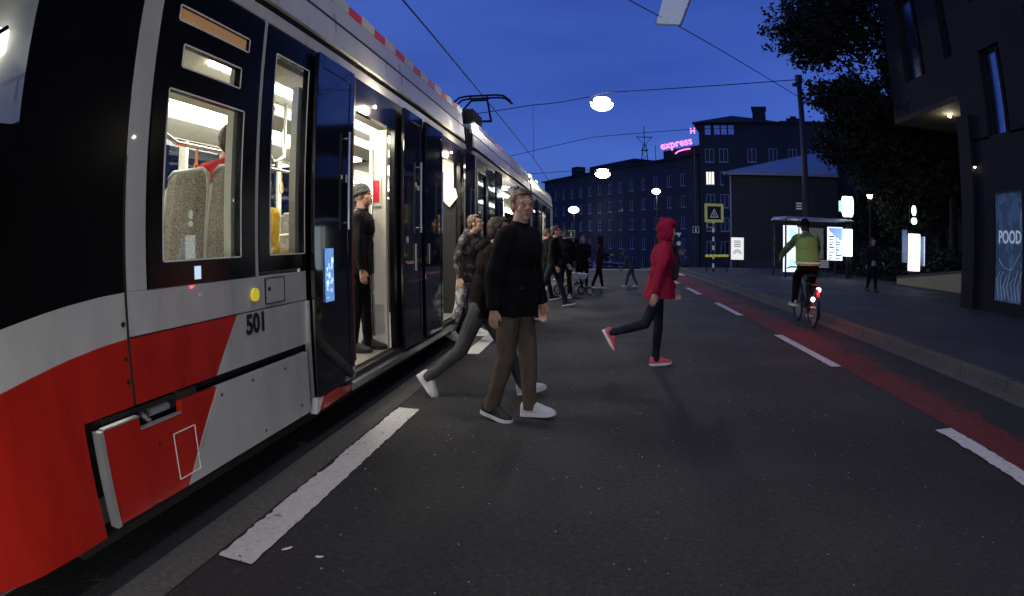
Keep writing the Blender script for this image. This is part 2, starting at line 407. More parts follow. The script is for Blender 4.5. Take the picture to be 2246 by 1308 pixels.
while y < 60:
    dz = gz(y + .5); j = random.uniform(-.006, .006)
    kb.box(4.34 + j, 4.47, y + .006, y + .994, dz - .05, dz + .132 + random.uniform(-.004, .004)); y += 1.0
tag(kb.build('kerb', 'kerb_stone', bevel=.012), kind='structure')
# rails set in the bed
rl = MB()
for x in (-2.36, -3.79):
    rl.box(x - .03, x + .03, -20, 120, -.003, .006); 
tag(rl.build('rails', 'edge_metal'), kind='structure')
# lane dashes: each one a ragged-edged sheet
def ragged(x0, x1, y0, y1, z, amp, skew=0):
    rnd = random.Random(int(y0 * 100)); n = max(6, int((y1 - y0) * 26)); mb = MB(); L = []; Rr = []
    for i in range(n + 1):
        t = i / n; y = y0 + (y1 - y0) * t
        e = amp * (3 if (t < .06 or t > .96) else 1)
        L.append((x0 + rnd.uniform(-amp, amp) * 1.3 + amp * 2.2 * max(0, noise.noise(Vector((y * 2.5, 7, 0)))) + skew * t, y + (rnd.uniform(-.03, .03) * (amp > .006) if i in (0, n) else 0), gz(y, z))); Rr.append((x1 + rnd.uniform(-amp, amp) * .8 + skew * t, y, gz(y, z)))
    for i in range(n): mb.poly([L[i], Rr[i], Rr[i + 1], L[i + 1]])
    return mb
for i, (y0, y1, am) in enumerate(((2.02, 4.78, .007), (7.4, 9.6, .005), (12.4, 15, .004), (17.6, 20.2, .003), (22.6, 25.2, .003))):
    tag(ragged(-1.64, -1.445, y0, y1, .008, am, 0).build('lane_marking', 'road_paint'), kind='structure')
for i, y0 in enumerate((1.55, 6.66, 11.77, 16.63, 21.1, 26.2, 31.0)):
    tag(ragged(2.80 if i else 2.76, 2.94 if i else 2.93, y0, y0 + 2.52, .010, .010 if i == 0 else .003).build('lane_marking', 'road_paint'), kind='structure')
for y0 in (26.6, 29.6):
    tag(ragged(3.7, 3.95, y0, y0 + 2.4, .012, .003).build('lane_marking', 'road_paint'), kind='structure')
tag(MB().poly([(-1.4, 31.6, .013), (2.9, 31.6, .013), (2.9, 31.95, .013), (-1.4, 31.95, .013)]).build('stop_line', 'road_paint'), kind='structure')
# grit and small litter on the asphalt
gr = MB(); rnd = random.Random(5)
for k in range(430):
    x = rnd.uniform(-1.4, 2.7); y = rnd.uniform(1.2, 9.5); r = rnd.uniform(.0022, .0062)
    gr.ell((x, y, r * .6), (r, r * rnd.uniform(.7, 1.6), r * .7), 5)
mat('grit', (.36, .35, .33), .8, var=.5, scale=30)
tag(gr.build('grit', 'grit'), 'pale grit scattered over the dark asphalt', 'grit', kind='stuff')
for k, (x, y, rz, l) in enumerate(((-1.36, 2.22, .9, .030), (-1.18, 2.20, .3, .02))):
    mb = MB(); mb.loft([[(a * l, b * .007, .006 + .004 * abs(a) + (.004 if q else 0)) for a, b in ((-1, -.6), (-.3, -1), (.6, -.8), (1, .1), (.3, .9), (-.7, .7))] for q in (0, 1)])
    o = mb.build('litter_scrap', 'white_trim', loc=(x, y, 0)); o.rotation_euler.z = rz
    tag(o, ('longer curled pale scrap on the asphalt beside the ragged lane dash', 'smaller pale scrap lying on the asphalt beyond the longer curled scrap')[k], 'litter', group='pale scraps on the road')

# ================================================================== FAR BUILDINGS
mat('plaster_dark', (.058, .056, .068), .9, var=.15, scale=.6, bump=.2, bscale=10)
mat('plaster_tower', (.040, .038, .050), .9, var=.15, scale=.6, bump=.2, bscale=10)
mat('roof_dark', (.022, .021, .026), .8, var=.3, scale=2)
mat('roof_metal', (.30, .32, .38), .45, var=.1, scale=2)
mat('stone_dark', (.045, .052, .050), .85, var=.1, scale=1, bump=.2, bscale=12)
mat('frame_pale', (.45, .45, .50), .6); mat('pane_dark', (.012, .013, .018), .06, var=.2)
mat('pane_blue', (.42, .44, .55), .22, 1.0, var=.2)
mat('lit_pane', (.8, .75, .6), .5, emit=(1, .95, .8), estr=1.3)
mat('neon_pink', (.8, .3, .6), .4, emit=(1, .22, .68), estr=1.9)
mat('iron', (.02, .02, .024), .6, .5)
mat('mast_paint', (.035, .035, .042), .6)
def facade(name, p0, p1, z0, z1, depth, wall, rows, cols, ww, wh, label, cat='building', lit=(), skip=(), arch=None):
    """wall block from p0 to p1 (plan), depth behind it; windows are parts with panes"""
    p0 = Vector((p0[0], p0[1], 0)); p1 = Vector((p1[0], p1[1], 0)); d = p1 - p0; L = d.length; d.normalize(); nrm = Vector((d.y, -d.x, 0))
    root = empty(name, (p0.x, p0.y, z0), math.atan2(d.y, d.x), label=label, cat=cat)      # local x along the facade, -y out
    h = z1 - z0
    # real openings: wall = piers and bands
    rows = sorted(rows); mb = MB(); prev = 0
    for rz_ in rows + [None]:
        if rz_ is None: mb.box(0, L, 0, .3, prev, h); break
        a, b = rz_ - z0 - wh / 2, rz_ - z0 + wh / 2
        mb.box(0, L, 0, .3, prev, a); x = 0
        for c in cols:
            mb.box(x, c - ww / 2, 0, .3, a, b); x = c + ww / 2
        mb.box(x, L, 0, .3, a, b); prev = b
    mb.box(0, L, .3, depth, 0, h)
    mb.build('wall', wall, root)
    proto = None
    for rz_ in rows:
        for c in cols:
            il = any(abs(rz_ - q[0]) < .4 and abs(c - q[1]) < .8 for q in lit)
            if proto is None or il:
                f = MB(); zc = 0
                f.box(-ww / 2, -ww / 2 + .09, .10, .2, -wh / 2, wh / 2).box(ww / 2 - .09, ww / 2, .10, .2, -wh / 2, wh / 2)
                f.box(-ww / 2 + .09, ww / 2 - .09, .10, .2, wh / 2 - .09, wh / 2).box(-ww / 2 + .09, ww / 2 - .09, .10, .2, -wh / 2, -wh / 2 + .09)
                f.box(-.035, .035, .12, .18, -wh / 2 + .09, wh / 2 - .09).box(-ww / 2 - .05, ww / 2 + .05, -.05, .098, -wh / 2 - .06, -wh / 2 - .004)
                if il:
                    for q in (-.3, .3): f.box(q * ww * .55 - .05, q * ww * .55 + .05, .12, .18, -wh / 2 + .09, wh / 2 - .09)
                fo = f.build('window', 'frame_pale', root, loc=(c, 0, rz_ - z0))
                g = MB(); g.box(-ww / 2 + .08, ww / 2 - .08, .20, .24, -wh / 2 + .08, wh / 2 - .08).build('pane', 'lit_pane' if il else 'pane_dark', fo)
                if not il: proto = fo
                else: fo['label'] = 'brightly lit window'
            else:
                fo = copy_tree(proto, root); fo.location = (c, 0, rz_ - z0)
    return root, L
cols = [1.6 + 3.28 * i for i in range(14)]
bA, LA = facade('apartment_building', (-10.5, 125.6), (14.38, 84.9), -5.0, 13.7, 11, 'plaster_dark', [-1.7, 1.3, 4.4, 7.5, 10.6], cols, 1.25, 1.75,
    'long dark apartment block with five rows of small windows closing off the street')
rf = MB(); rf.box(-.4, LA + .1, -.5, 11.4, 18.7, 18.95); rf.box(-.2, LA - .1, .8, 10.5, 18.95, 19.3)
rf.box(16, 30.5, 1.2, 8, 19.3, 20.3); rf.box(38, LA - .1, 1.4, 8, 19.3, 20.6); rf.box(6, 8, 3, 5, 19.3, 21.4)
rf.build('roof', 'roof_dark', bA)
MB().box(19.0, 21.4, -.06, -.01, .4, 2.9).build('door', 'frame_pale', bA)
MB().box(12, 30, -.25, -.002, 3.0, 3.12).build('cornice', 'frame_pale', bA)
# tower
bT, LT = facade('corner_building', (14.45, 83.6), (36.5, 76.9), -5.0, 18.05, 14, 'plaster_tower', [.9, 4.1, 7.3, 10.45, 13.6], [1.4, 3.4, 7.4, 10.4, 13.2, 15.8, 19.4], 1.25, 1.9,
    'tall dark corner block with hipped attic roof, square chimney and one lit window', lit=((10.45, 1.4),))
rf = MB()
z = 23.05; h = 1.9
rf.poly([(-.8, -.8, z), (9.6, -.8, z), (9.6, 14.6, z), (-.8, 14.6, z)][::-1]); A_ = (4.6, 3.6, z + h); B_ = (6.8, 10, z + h)
a, b, c, d_ = (-.8, -.8, z + .12), (11.5, -.8, z + .12), (11.5, 14.6, z + .12), (-.8, 14.6, z + .12)
rf.poly([a, b, A_]); rf.poly([b, c, B_, A_]); rf.poly([c, d_, B_]); rf.poly([d_, a, A_, B_])
rf.box(-.8, 11.5, -.8, 14.6, z + .004, z + .12); rf.box(11.5, LT + .2, -.3, 14.2, z, z + .35)
ro = rf.build('roof', 'roof_dark', bT)
MB().box(7.7, 9.6, 1.5, 4, z + .5, z + 2.6).box(7.55, 9.75, 1.4, 4.1, z + 2.6, z + 2.75).build('chimney', 'roof_dark', ro)
MB().box(12.6, 14.8, 1.5, 4, z + .35, z + 1.1).box(13.2, 14.1, 2, 3, z + 1.1, z + 1.5).build('chimney', 'roof_dark', ro)
mb = MB()
for q in (1.3, 2.6, 3.6, 4.6): mb.box(q - .4, q + .4, -.05, -.004, 21.5, 22.8)
mb.build('attic_window', 'pane_blue', bT)
# low hipped building
bL = empty('low_building', (9.4, 42, -.5), R(-12.6), label='low dark building with blank front wall and blue grey hipped metal roof', cat='building')
MB().box(0, 22, 0, 14, 0, 6.7).build('wall', 'stone_dark', bL)
MB().box(-.02, 22, -.12, -.004, .3, .9).build('plinth', 'plaster_dark', bL)
rf = MB(); rf.box(-.5, 22.4, -.5, 14.4, 6.70, 6.86)
a, b, c, d_ = (-.5, -.5, 6.865), (22.4, -.5, 6.865), (22.4, 14.4, 6.865), (-.5, 14.4, 6.865); A_ = (7.2, 6, 9.35); B_ = (15, 6, 9.35)
rf.poly([a, b, B_, A_]); rf.poly([b, c, B_]); rf.poly([c, d_, A_, B_]); rf.poly([d_, a, A_])
rf.build('roof', 'roof_metal', bL)
MB().tube([(.05, -.12, 0), (.05, -.12, 6.7)], .06, 8, 'frame_pale').build('downpipe', 'frame_pale', bL)
# neon sign
ns = empty('hotel_sign', (12.6, 89.0, 14.6), R(-24), label='pink neon rooftop hotel sign reading express with an arrow stroke under it', cat='neon sign')
def neon(s, size, x, z, nm='lettering'): return text(s, size, 'neon_pink', (x, 0, z), (1, 0, 0), (0, 0, 1), ns, nm, depth=.15, bold=.03)
neon('express', 1.6, -.5, 1.6).rotation_euler = (0, R(-8), 0); neon('H', 1.15, 1.9, 3.3)
MB().tube([(-.9, 0, .0), (-.4, 0, .35), (.6, 0, .6), (2.3, 0, .75)], .10, 8).build('neon_arrow', 'neon_pink', ns)
mb = MB()
for q in (-4, -2.5, -1, .5, 2): mb.tube([(q, .1, -.9), (q, .1, 1.4)], .05, 6)
mb.build('sign_frame', 'iron', ns)
# roof lattice mast
lm = empty('radio_mast', (8.05, 99.7, 14.0), label='dark lattice radio mast with two crossbars standing on the far roof', cat='radio mast')
mb = MB(); 
for sx in (-1, 1):
    mb.tube([(sx * .65, 0, -.3), (sx * .22, 0, 3.6)], .08, 6); mb.tube([(sx * .12, 0, 3.6), (sx * 1.3, 0, 4.9)], .05, 6)
mb.tube([(0, 0, 3.0), (0, 0, 6.6)], .08, 6)
for q in range(4): mb.tube([(-.6 + q * .1, 0, q * .9), (.55 - q * .1, 0, q * .9 + .9)], .04, 5)
mb.build('lattice', 'iron', lm); MB().box(-1.3, 1.3, -.06, .06, 4.75, 4.87).box(-.6, .6, -.06, .06, 2.5, 2.7).build('crossbar', 'iron', lm)

# ================================================================== RIGHT BUILDING
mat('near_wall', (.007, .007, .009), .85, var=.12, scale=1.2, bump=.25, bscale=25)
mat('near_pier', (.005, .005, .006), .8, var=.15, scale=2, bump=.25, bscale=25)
mat('soffit', (.05, .042, .03), .9, var=.1)
bR = empty('shop_building', (9, 12.5, 0), label='dark shop building with overhanging upper floors and tall sky reflecting slit windows', cat='building')
def wl(mb, x0, x1, y0, y1, z0, z1): mb.box(x0 - 9, x1 - 9, y0 - 12.5, y1 - 12.5, z0, z1)
# ground floor: street wall with an opening for the shop window, upper wall with real window bays
mb = MB()
wl(mb, 9, 9.35, -8, 10.12, 0, 4.0); wl(mb, 9, 9.35, 11.28, 12.1, 0, 4.0)
wl(mb, 9, 9.35, 10.12, 11.28, 0, .38); wl(mb, 9, 9.35, 10.12, 11.28, 2.75, 4.0)
wl(mb, 9.35, 22, 11.9, 12.4, 0, 4.55)
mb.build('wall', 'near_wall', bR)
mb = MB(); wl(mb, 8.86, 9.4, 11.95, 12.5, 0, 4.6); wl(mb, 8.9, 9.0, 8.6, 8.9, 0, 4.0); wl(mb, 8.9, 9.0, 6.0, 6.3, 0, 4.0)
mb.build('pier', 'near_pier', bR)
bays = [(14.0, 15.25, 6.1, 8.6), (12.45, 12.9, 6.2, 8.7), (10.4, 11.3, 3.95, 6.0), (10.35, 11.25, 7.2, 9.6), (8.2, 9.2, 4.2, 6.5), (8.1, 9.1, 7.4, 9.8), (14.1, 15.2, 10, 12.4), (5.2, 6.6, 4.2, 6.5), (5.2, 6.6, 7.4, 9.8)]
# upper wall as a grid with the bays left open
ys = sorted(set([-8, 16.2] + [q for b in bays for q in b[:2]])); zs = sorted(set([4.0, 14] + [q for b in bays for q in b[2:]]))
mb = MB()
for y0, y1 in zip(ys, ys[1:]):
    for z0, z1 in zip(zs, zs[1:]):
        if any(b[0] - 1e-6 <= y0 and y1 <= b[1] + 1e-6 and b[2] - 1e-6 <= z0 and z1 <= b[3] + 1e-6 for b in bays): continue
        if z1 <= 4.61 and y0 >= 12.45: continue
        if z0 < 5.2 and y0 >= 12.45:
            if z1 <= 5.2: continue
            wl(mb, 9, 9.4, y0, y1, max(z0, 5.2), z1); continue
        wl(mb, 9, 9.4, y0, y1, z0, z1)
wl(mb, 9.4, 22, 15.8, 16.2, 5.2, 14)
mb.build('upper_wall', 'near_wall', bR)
mb = MB(); wl(mb, 9.0, 22, 12.5, 16.2, 5.05, 5.2); mb.build('overhang_soffit', 'soffit', bR)
MB().box(-.02, 13, -20, 4, 14, 14.3).build('roof', 'roof_dark', bR)
for b in bays:
    f = MB(); y0, y1, z0, z1 = b; x = .12
    for q in ((y0, y0 + .05, z0, z1), (y1 - .05, y1, z0, z1), (y0 + .05, y1 - .05, z0, z0 + .05), (y0 + .05, y1 - .05, z1 - .05, z1), ((y0 + (y1 - y0) * .32) - .04, (y0 + (y1 - y0) * .32) + .04, z0 + .05, z1 - .05)):
        f.box(x, x + .08, q[0] - 12.5, q[1] - 12.5, q[2], q[3])
    fo = f.build('window', 'near_pier', bR)
    MB().box(x + .09, x + .12, y0 - 12.5 + .02, y1 - 12.5 - .02, z0 + .02, z1 - .02).build('pane', 'pane_blue', fo)
# shop window poster
sp = empty('shop_poster', (8.995, 10.7, .4), label='tall bluish shop window poster reading POOD beside the dark pier', cat='poster')
patterned('poster_print', (.05, .10, .16), (.12, .20, .30), 2.6, .5)
pm = M['poster_print'].node_tree.nodes['Principled BSDF']; pm.inputs['Emission Color'].default_value = (.07, .16, .30, 1); pm.inputs['Emission Strength'].default_value = .10
MB().box(.06, .10, -.56, .56, 0, 2.33).build('print', 'poster_print', sp)
mb = MB(); mb.box(.0, .05, -.58, -.55, -.02, 2.35).box(.0, .05, .55, .58, -.02, 2.35).box(.0, .05, -.55, .55, 2.32, 2.35).box(.0, .05, -.55, .55, -.02, .0)
mb.build('frame', 'iron', sp)
mat('poster_white', (.6, .66, .72), .5, emit=(.6, .7, .8), estr=.3)
text('POOD', .38, 'poster_white', (.045, -.02, 1.36), (0, -1, 0), (0, 0, 1), sp, sx=.82, bold=.008)
mat('poster_line', (.35, .45, .52), .5, emit=(.35, .45, .52), estr=.15)
mb = MB(); rnd = random.Random(3)
for k in range(7):
    y = -.45 + k * .14; mb.tube([(.05, y, .05), (.05, y + .1, .3 + rnd.random() * .2), (.05, y - .04, .5 + rnd.random() * .3)], .010, 5)
mb.tube([(.05, .42, .9), (.05, .2, .72), (.05, -.1, .68), (.05, -.42, 1.05)], .010, 5); mb.tube([(.05, -.48, 1.9), (.05, -.42, 1.6), (.05, -.5, 1.5)], .010, 5)
mb.build('line_drawing', 'poster_line', sp)
# entrance lamp under the overhang, small wall lamp, garden lamp
mat('bulb', (1, .95, .85), .4, emit=(1, .9, .7), estr=22)
def point(loc, e, col, r=.1, parent=None, spot=None, name='lamp_light', aim=None):
    l = bpy.data.lights.new(name, 'SPOT' if spot else 'POINT'); l.energy = e; l.color = col; l.shadow_soft_size = r
    if spot: l.spot_size = R(spot); l.spot_blend = .6
    o = bpy.data.objects.new(name, l); C.objects.link(o); o.location = loc
    if aim is not None: o.rotation_euler = (Vector(aim)).to_track_quat('-Z', 'Y').to_euler()
    if parent: o.parent = parent
    return o
def small_lamp(name, loc, s, e, col, label, cat='lamp'):
    o = empty(name, loc, label=label, cat=cat)
    MB().box(-.5 * s, .5 * s, -.5 * s, .5 * s, .3 * s, .55 * s).build('housing', 'iron', o)
    MB().loft([[(-.4 * s, -.4 * s, .3 * s), (.4 * s, -.4 * s, .3 * s), (.4 * s, .4 * s, .3 * s), (-.4 * s, .4 * s, .3 * s)], [(-.2 * s, -.2 * s, -.3 * s), (.2 * s, -.2 * s, -.3 * s), (.2 * s, .2 * s, -.3 * s), (-.2 * s, .2 * s, -.3 * s)]]).build('lens', 'bulb', o)
    if e: point((0, 0, -.45 * s), e, col, .05, o)
    return o
small_lamp('entrance_lamp', (9.7, 14.0, 5.0), .11, 26, (1, .85, .55), 'small bright lamp under the overhang of the dark shop building')
small_lamp('wall_lamp', (8.93, 11.9, 3.35), .05, 0, (1, .9, .7), 'tiny lit wall lamp on the dark pier above the POOD poster')
gl = small_lamp('garden_lamp', (10.6, 21.6, 3.35), .22, 3, (.95, 1, 1), 'small white garden lamp among dark leaves, between the two lit totems')
MB().tube([(0, 0, .1), (0, 0, -3.25)], .04, 8).build('post', 'iron', gl)
# beige wall
mat('beige_render', (.46, .40, .22), .85, var=.08, scale=2, bump=.2, bscale=30)
bw = empty('low_wall', (11.45, 17.6, .1), R(5), label='low beige rendered wall ending at the dark pier, lit by the entrance lamp', cat='wall')
MB().loft([[(-.12, -4.4, 0), (.12, -4.4, 0), (.12, -4.4, .98), (-.12, -4.4, .98)], [(-.12, 2.6, 0), (.12, 2.6, 0), (.12, 2.6, .28), (-.12, 2.6, .28)]]).build('wall_face', 'beige_render', bw)
MB().loft([[(-.15, -4.42, .984), (.15, -4.42, .984), (.15, -4.42, 1.05), (-.15, -4.42, 1.05)], [(-.15, 2.62, .284), (.15, 2.62, .284), (.15, 2.62, .35), (-.15, 2.62, .35)]]).build('coping', 'kerb_stone', bw)
MB().box(-.20, -.124, -4.4, 2.6, .0, .07).build('plinth', 'kerb_stone', bw)
tag(MB().box(11.9, 30, 36, 36.3, -.3, .55).build('garden_edge', 'plaster_dark'), 'low dark garden wall in front of the blank building', 'wall')
db = empty('backdrop_building', (17, 24, 0), label='unlit black building hidden behind the trees and the hedge', cat='building')
MB().box(0, 16, 0, 16, 0, 9).build('wall', 'near_pier', db); MB().box(-.3, 16.3, -.3, 16.3, 9.0, 9.3).build('roof', 'roof_dark', db)
for q in (2, 5, 8): f = MB().box(-.04, -.004, q, q + 1.2, 4, 5.6).build('window', 'pane_dark', db)

# ================================================================== TREES
mat('bark', (.016, .013, .010), .95, var=.4, scale=10, bump=.8, bscale=30)
mat('leaf', (.012, .016, .008), .8, var=.45, scale=3); mat('leaf_dark', (.010, .016, .008), .8, var=.4, scale=3)
def tree(name, loc, clumps, n, ls, label, lm='leaf', lean=0, seed=1, trunk=.22, group='trees beside the pavement'):
    rnd = random.Random(seed); o = empty(name, loc, label=label, cat='tree', group=group)
    tb = MB(); top = Vector((lean, 0, 4)); tb.tube([(0, 0, 0), (lean * .3, 0, 1.5), (lean * .8, .1, 3), top], trunk, 12, r2=trunk * .6)
    lf = MB()
    for c, r in clumps:
        c = Vector(c); m = (top + c) / 2 + Vector((rnd.uniform(-.4, .4), rnd.uniform(-.4, .4), rnd.uniform(-.2, .5)))
        tb.tube([top - Vector((0, 0, rnd.uniform(.1, 1.4))), m, c], trunk * .4, 7, r2=.02)
        rr = Vector(r) if hasattr(r, '__len__') else Vector((r, r, r))
        for q in range(int(n * (rr.x * rr.y * rr.z) ** .62 * 3.4)):
            # twig clusters: sub-clump centre then leaves about it
            d = Vector((rnd.gauss(0, 1), rnd.gauss(0, 1), rnd.gauss(0, 1))).normalized() * (rnd.random() ** .42)
            tc_ = c + Vector((d.x * rr.x, d.y * rr.y, d.z * rr.z)); axis = d.normalized()
            if noise.noise(tc_ * .9 + Vector((seed, 0, 0))) < -.30: continue
            for e in range(9):
                p = tc_ + axis * rnd.uniform(-.05, .28) + Vector((rnd.uniform(-.16, .16), rnd.uniform(-.16, .16), rnd.uniform(-.14, .14)))
                a = Vector((rnd.gauss(0, 1), rnd.gauss(0, 1), rnd.gauss(0, .6))).normalized(); b = a.cross(Vector((rnd.gauss(0, 1), rnd.gauss(0, 1), rnd.gauss(0, 1)))).normalized()
                s = ls * rnd.uniform(.7, 1.5) * (1.5 if d.length < .72 else 1)
                lf.poly([p - a * s, p + b * s * .42 - a * s * .1, p + a * s, p - b * s * .42 + a * .1 * s])
    tb.build('trunk', 'bark', o, smooth=True); lf.build('crown', lm, o); return o
tree('street_tree', (12.9, 18.8, .1), [((-5.70, -.5, 8.3), (1.5, 1.6, 1.1)), ((-3.90, 0, 9.3), (2.4, 2.4, 2.2)), ((-4.60, 0, 6.3), (1.3, 1.3, .6)), ((-3.10, 0, 5.7), (2.1, 2, 1.3)), ((-0.90, 0, 8.3), (2.6, 2.4, 3)), ((-2.70, -1, 11.8), (2.8, 2.6, 1.8)), ((-4.40, .3, 4.9), (1.1, 1.2, .9)), ((-0.80, 0, 5), (2, 2, 1.8)), ((-2.90, .3, 4.0), (1.5, 1.2, .6))], 62, .085,
     'large leafy tree with crown reaching over the pavement against the blue sky', lean=.1, seed=3)
tree('street_tree', (14.5, 22, .1), [((-2.2, 0, 4.6), (2.2, 2, 1.8)), ((0, 0, 7), (3.2, 3, 3)), ((-1.5, 0, 2.9), (1.9, 1.8, 1.3)), ((2, 0, 4.5), (2.4, 2, 2))], 44, .11,
     'dark bushy tree behind the low beige wall', 'leaf_dark', seed=8)
tree('street_tree', (17.0, 33, .0), [((-.5, 0, 8), (3, 2.8, 3)), ((1.6, 0, 5), (2.4, 2, 2.4)), ((-1.0, -1, 3.1), (1.9, 1.8, 1.4))], 34, .13,
     'dark tree beyond the shelter, covering the end of the low hipped roof', 'leaf_dark', seed=12)
hg = MB(); rnd = random.Random(9)
for k in range(9000):
    x = rnd.uniform(12.0, 13.6); y = rnd.uniform(16, 31); z = .1 + rnd.random() ** .7 * (1.3 + .4 * noise.noise(Vector((x, y, 0))))
    a = Vector((rnd.gauss(0, 1), rnd.gauss(0, 1), rnd.gauss(0, 1))).normalized(); b = a.orthogonal().normalized(); p = Vector((x, y, z)); s = .09
    hg.poly([p - a * s, p + b * s * .5, p + a * s, p - b * s * .5])
tag(hg.build('hedge', 'leaf_dark'), 'dark clipped hedge running behind the beige wall and shelter', 'hedge')
# ================================================================== STREET FURNITURE
mat('lamp_white', (1, 1, .95), .4, emit=(1, .90, .66), estr=30)
mat('lamp_soft', (1, 1, 1), .4, emit=(.82, .90, 1), estr=5)
mat('totem_white', (.9, .97, .95), .4, emit=(.86, 1, .97), estr=2.6)
mat('lamp_cover', (.62, .68, .76), .35, emit=(.50, .62, .95), estr=.30)  # faint blue glow put in for sky light on the white cover
mast = empty('tram_mast', (9.75, 27.0, .12), label='tall dark catenary mast behind the cyclist, holding the span wires', cat='mast')
MB().tube([(0, 0, 0), (0, 0, 9.25)], .17, 16, r2=.13).build('pole', 'mast_paint', mast, smooth=True)
MB().tube([(0, 0, 8.95), (0, 0, 9.3)], .19, 14).box(-.35, -.12, -.05, .05, 8.75, 8.9).build('collar', 'mast_paint', mast)
def wire(pts, r, label, sag=0, grp=None):
    P_ = [Vector(p) for p in pts]; out = []
    for a, b in zip(P_, P_[1:]):
        for k in range(8 if sag else 2):
            t = k / (8 if sag else 2); p = a.lerp(b, t); p.z -= sag * 4 * t * (1 - t); out.append(p)
    out.append(P_[-1]); o = MB().tube(out, r, 6).build('overhead_wire', 'iron'); return tag(o, label, 'wire', grp)
W = 'overhead tramway wires'
wire([(-3.05, -12, 5.46), (-3.05, 14, 5.46), (-3.05, 30, 5.56), (-3.05, 60, 5.2)], .016, 'contact wire running lengthwise above the tram roof and over the pantograph', 0, W)
wire([(9.6, 27, 9.2), (.5, 29.4, 8.75), (-3.05, 30, 8.3), (-11, 32, 8.1)], .022, 'span wire from the mast top past the brightest lamp to the tram side', .12, W)
wire([(9.6, 26.9, 8.35), (2.35, 17.4, 8.06), (.2, 14.2, 7.9), (-9, 2, 7.7)], .016, 'span wire running down from the pale lamp housing overhead to the mast', .05, W)
wire([(12, 45, 10.25), (7.7, 45, 9.98), (-.2, 45, 9.2), (-6.3, 45, 7.85), (-11, 45, 7.5)], .024, 'span wire crossing the sky just above the radio mast', .0, W)
wire([(10, 57, 8.5), (.6, 57, 8.25), (-6, 57, 7.85), (-11, 57, 7.8)], .026, 'thin far span wire carrying the second lamp', 0, W)
wire([(-3.05, 30, 8.3), (-3.05, 30, 5.56)], .014, 'short vertical dropper above the contact wire behind the tram', 0, W)
def span_lamp(loc, s, label, e, rz=0, lens='lamp_white', name='street_lamp'):
    o = empty(name, loc, rz, label=label, cat='street lamp', group='street lamps hung over the road')
    MB().loft([[(x * s, y * s, z * s) for x, y in ((-.42, -.17), (.42, -.17), (.42, .17), (-.42, .17))] for x_, z in ((0, 0),)] + [[(x * s, y * s, .16 * s) for x, y in ((-.36, -.12), (.36, -.12), (.36, .12), (-.36, .12))]]).build('housing', 'frame_pale', o, bevel=.02)
    MB().ell((0, 0, -.002), (.42 * s, .24 * s, .27 * s), 14).build('lens', lens, o, smooth=True)
    MB().tube([(0, 0, .15 * s), (0, 0, .42)], .02, 6).build('hanger', 'iron', o)
    if e: point((0, 0, -.3 * s), e, (1, .93, .80), .15, o)
    return o
span_lamp((.36, 29.5, 8.2), 1.35, 'brightest white street lamp, hanging on the span wire that runs to the mast top', 750, .1)
span_lamp((.64, 57, 7.85), 1.7, 'second bright street lamp, hanging low in front of the left apartment roof', 700, 0)
# same row of lamps continues over and behind the viewer
span_lamp((1.1, 3.4, 8.0), 1.0, 'street lamp hung over the road beside the front of the tram', 300, .1)
span_lamp((-.4, -9, 8.0), 1.0, 'street lamp hung over the road well before the tram nose', 420, .1)
def pole_lamp(loc, H, label, s):
    o = empty('street_lamp', loc, label=label, cat='street lamp', group='street lamps on poles down the street')
    MB().tube([(0, 0, 0), (0, 0, H)], .11, 10, r2=.06).build('pole', 'mast_paint', o)
    MB().ell((-.05, 0, H + .2), (.62 * s, .45 * s, .40 * s), 14).build('lens', 'lamp_soft', o, smooth=True)
    MB().tube([(0, 0, H + .5 * s), (.3 * s, 0, H + .75 * s)], .08, 8).build('housing', 'iron', o)
    point((0, -.6, H - .3), 120, (.85, .92, 1), .2, o)
pole_lamp((7.4, 74.6, gz(74.6)), 9.3, 'far pale lamp on a pole in front of the apartment windows, above the red coat', .9)
pole_lamp((-3.8, 105, gz(105)), 9.9, 'farthest pale lamp, beside the rear end of the tram', 1.5)
# pale housing close overhead
lh = empty('lamp_housing', (2.3, 16.9, 8.0), label='wide pale bluish lamp housing hanging overhead on a thin span wire', cat='lamp')
ring = lambda x0, x1, y, z0, z1: [(x0, y, z0), (x1, y, z0), (x1 - .06, y, z1), (x0 + .06, y, z1)]
MB().loft([ring(-.36, .36, .6, 0, .12), ring(-.36, .37, -1.5, 0, .14)]).build('cover', 'lamp_cover', lh, bevel=.03)
MB().box(-.39, .40, .605, .64, -.03, .15).box(.375, .41, -1.5, .6, -.03, .05).build('frame', 'frame_pale', lh)
MB().tube([(.1, .55, .14), (.1, .50, .10)], .03, 8).tube([(0, 0, .1), (0, 0, .25)], .03, 8).build('hanger', 'iron', lh)

# pedestrian crossing sign
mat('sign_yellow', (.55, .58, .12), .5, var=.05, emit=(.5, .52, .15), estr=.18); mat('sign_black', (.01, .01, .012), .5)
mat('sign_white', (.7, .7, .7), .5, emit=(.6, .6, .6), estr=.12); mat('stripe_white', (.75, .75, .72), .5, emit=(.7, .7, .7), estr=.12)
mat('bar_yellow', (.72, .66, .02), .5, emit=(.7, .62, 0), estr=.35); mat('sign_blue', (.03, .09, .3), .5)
ps = empty('crossing_sign', (5.36, 27.6, .12), label='square pedestrian crossing sign with yellow border on a black and white striped pole', cat='road sign')
mb = MB(); z = 0; k = 0
while z < 2.6: mb.tube([(0, 0, z), (0, 0, z + .2)], .045, 10, 'stripe_white' if k % 2 else 'sign_black'); z += .2; k += 1
mb.build('pole', 'sign_black', ps)
MB().box(-.41, .47, -.07, -.03, 2.26, 3.1).build('border', 'sign_yellow', ps)
MB().box(-.29, .35, -.078, -.072, 2.38, 2.98).build('panel', 'sign_black', ps)
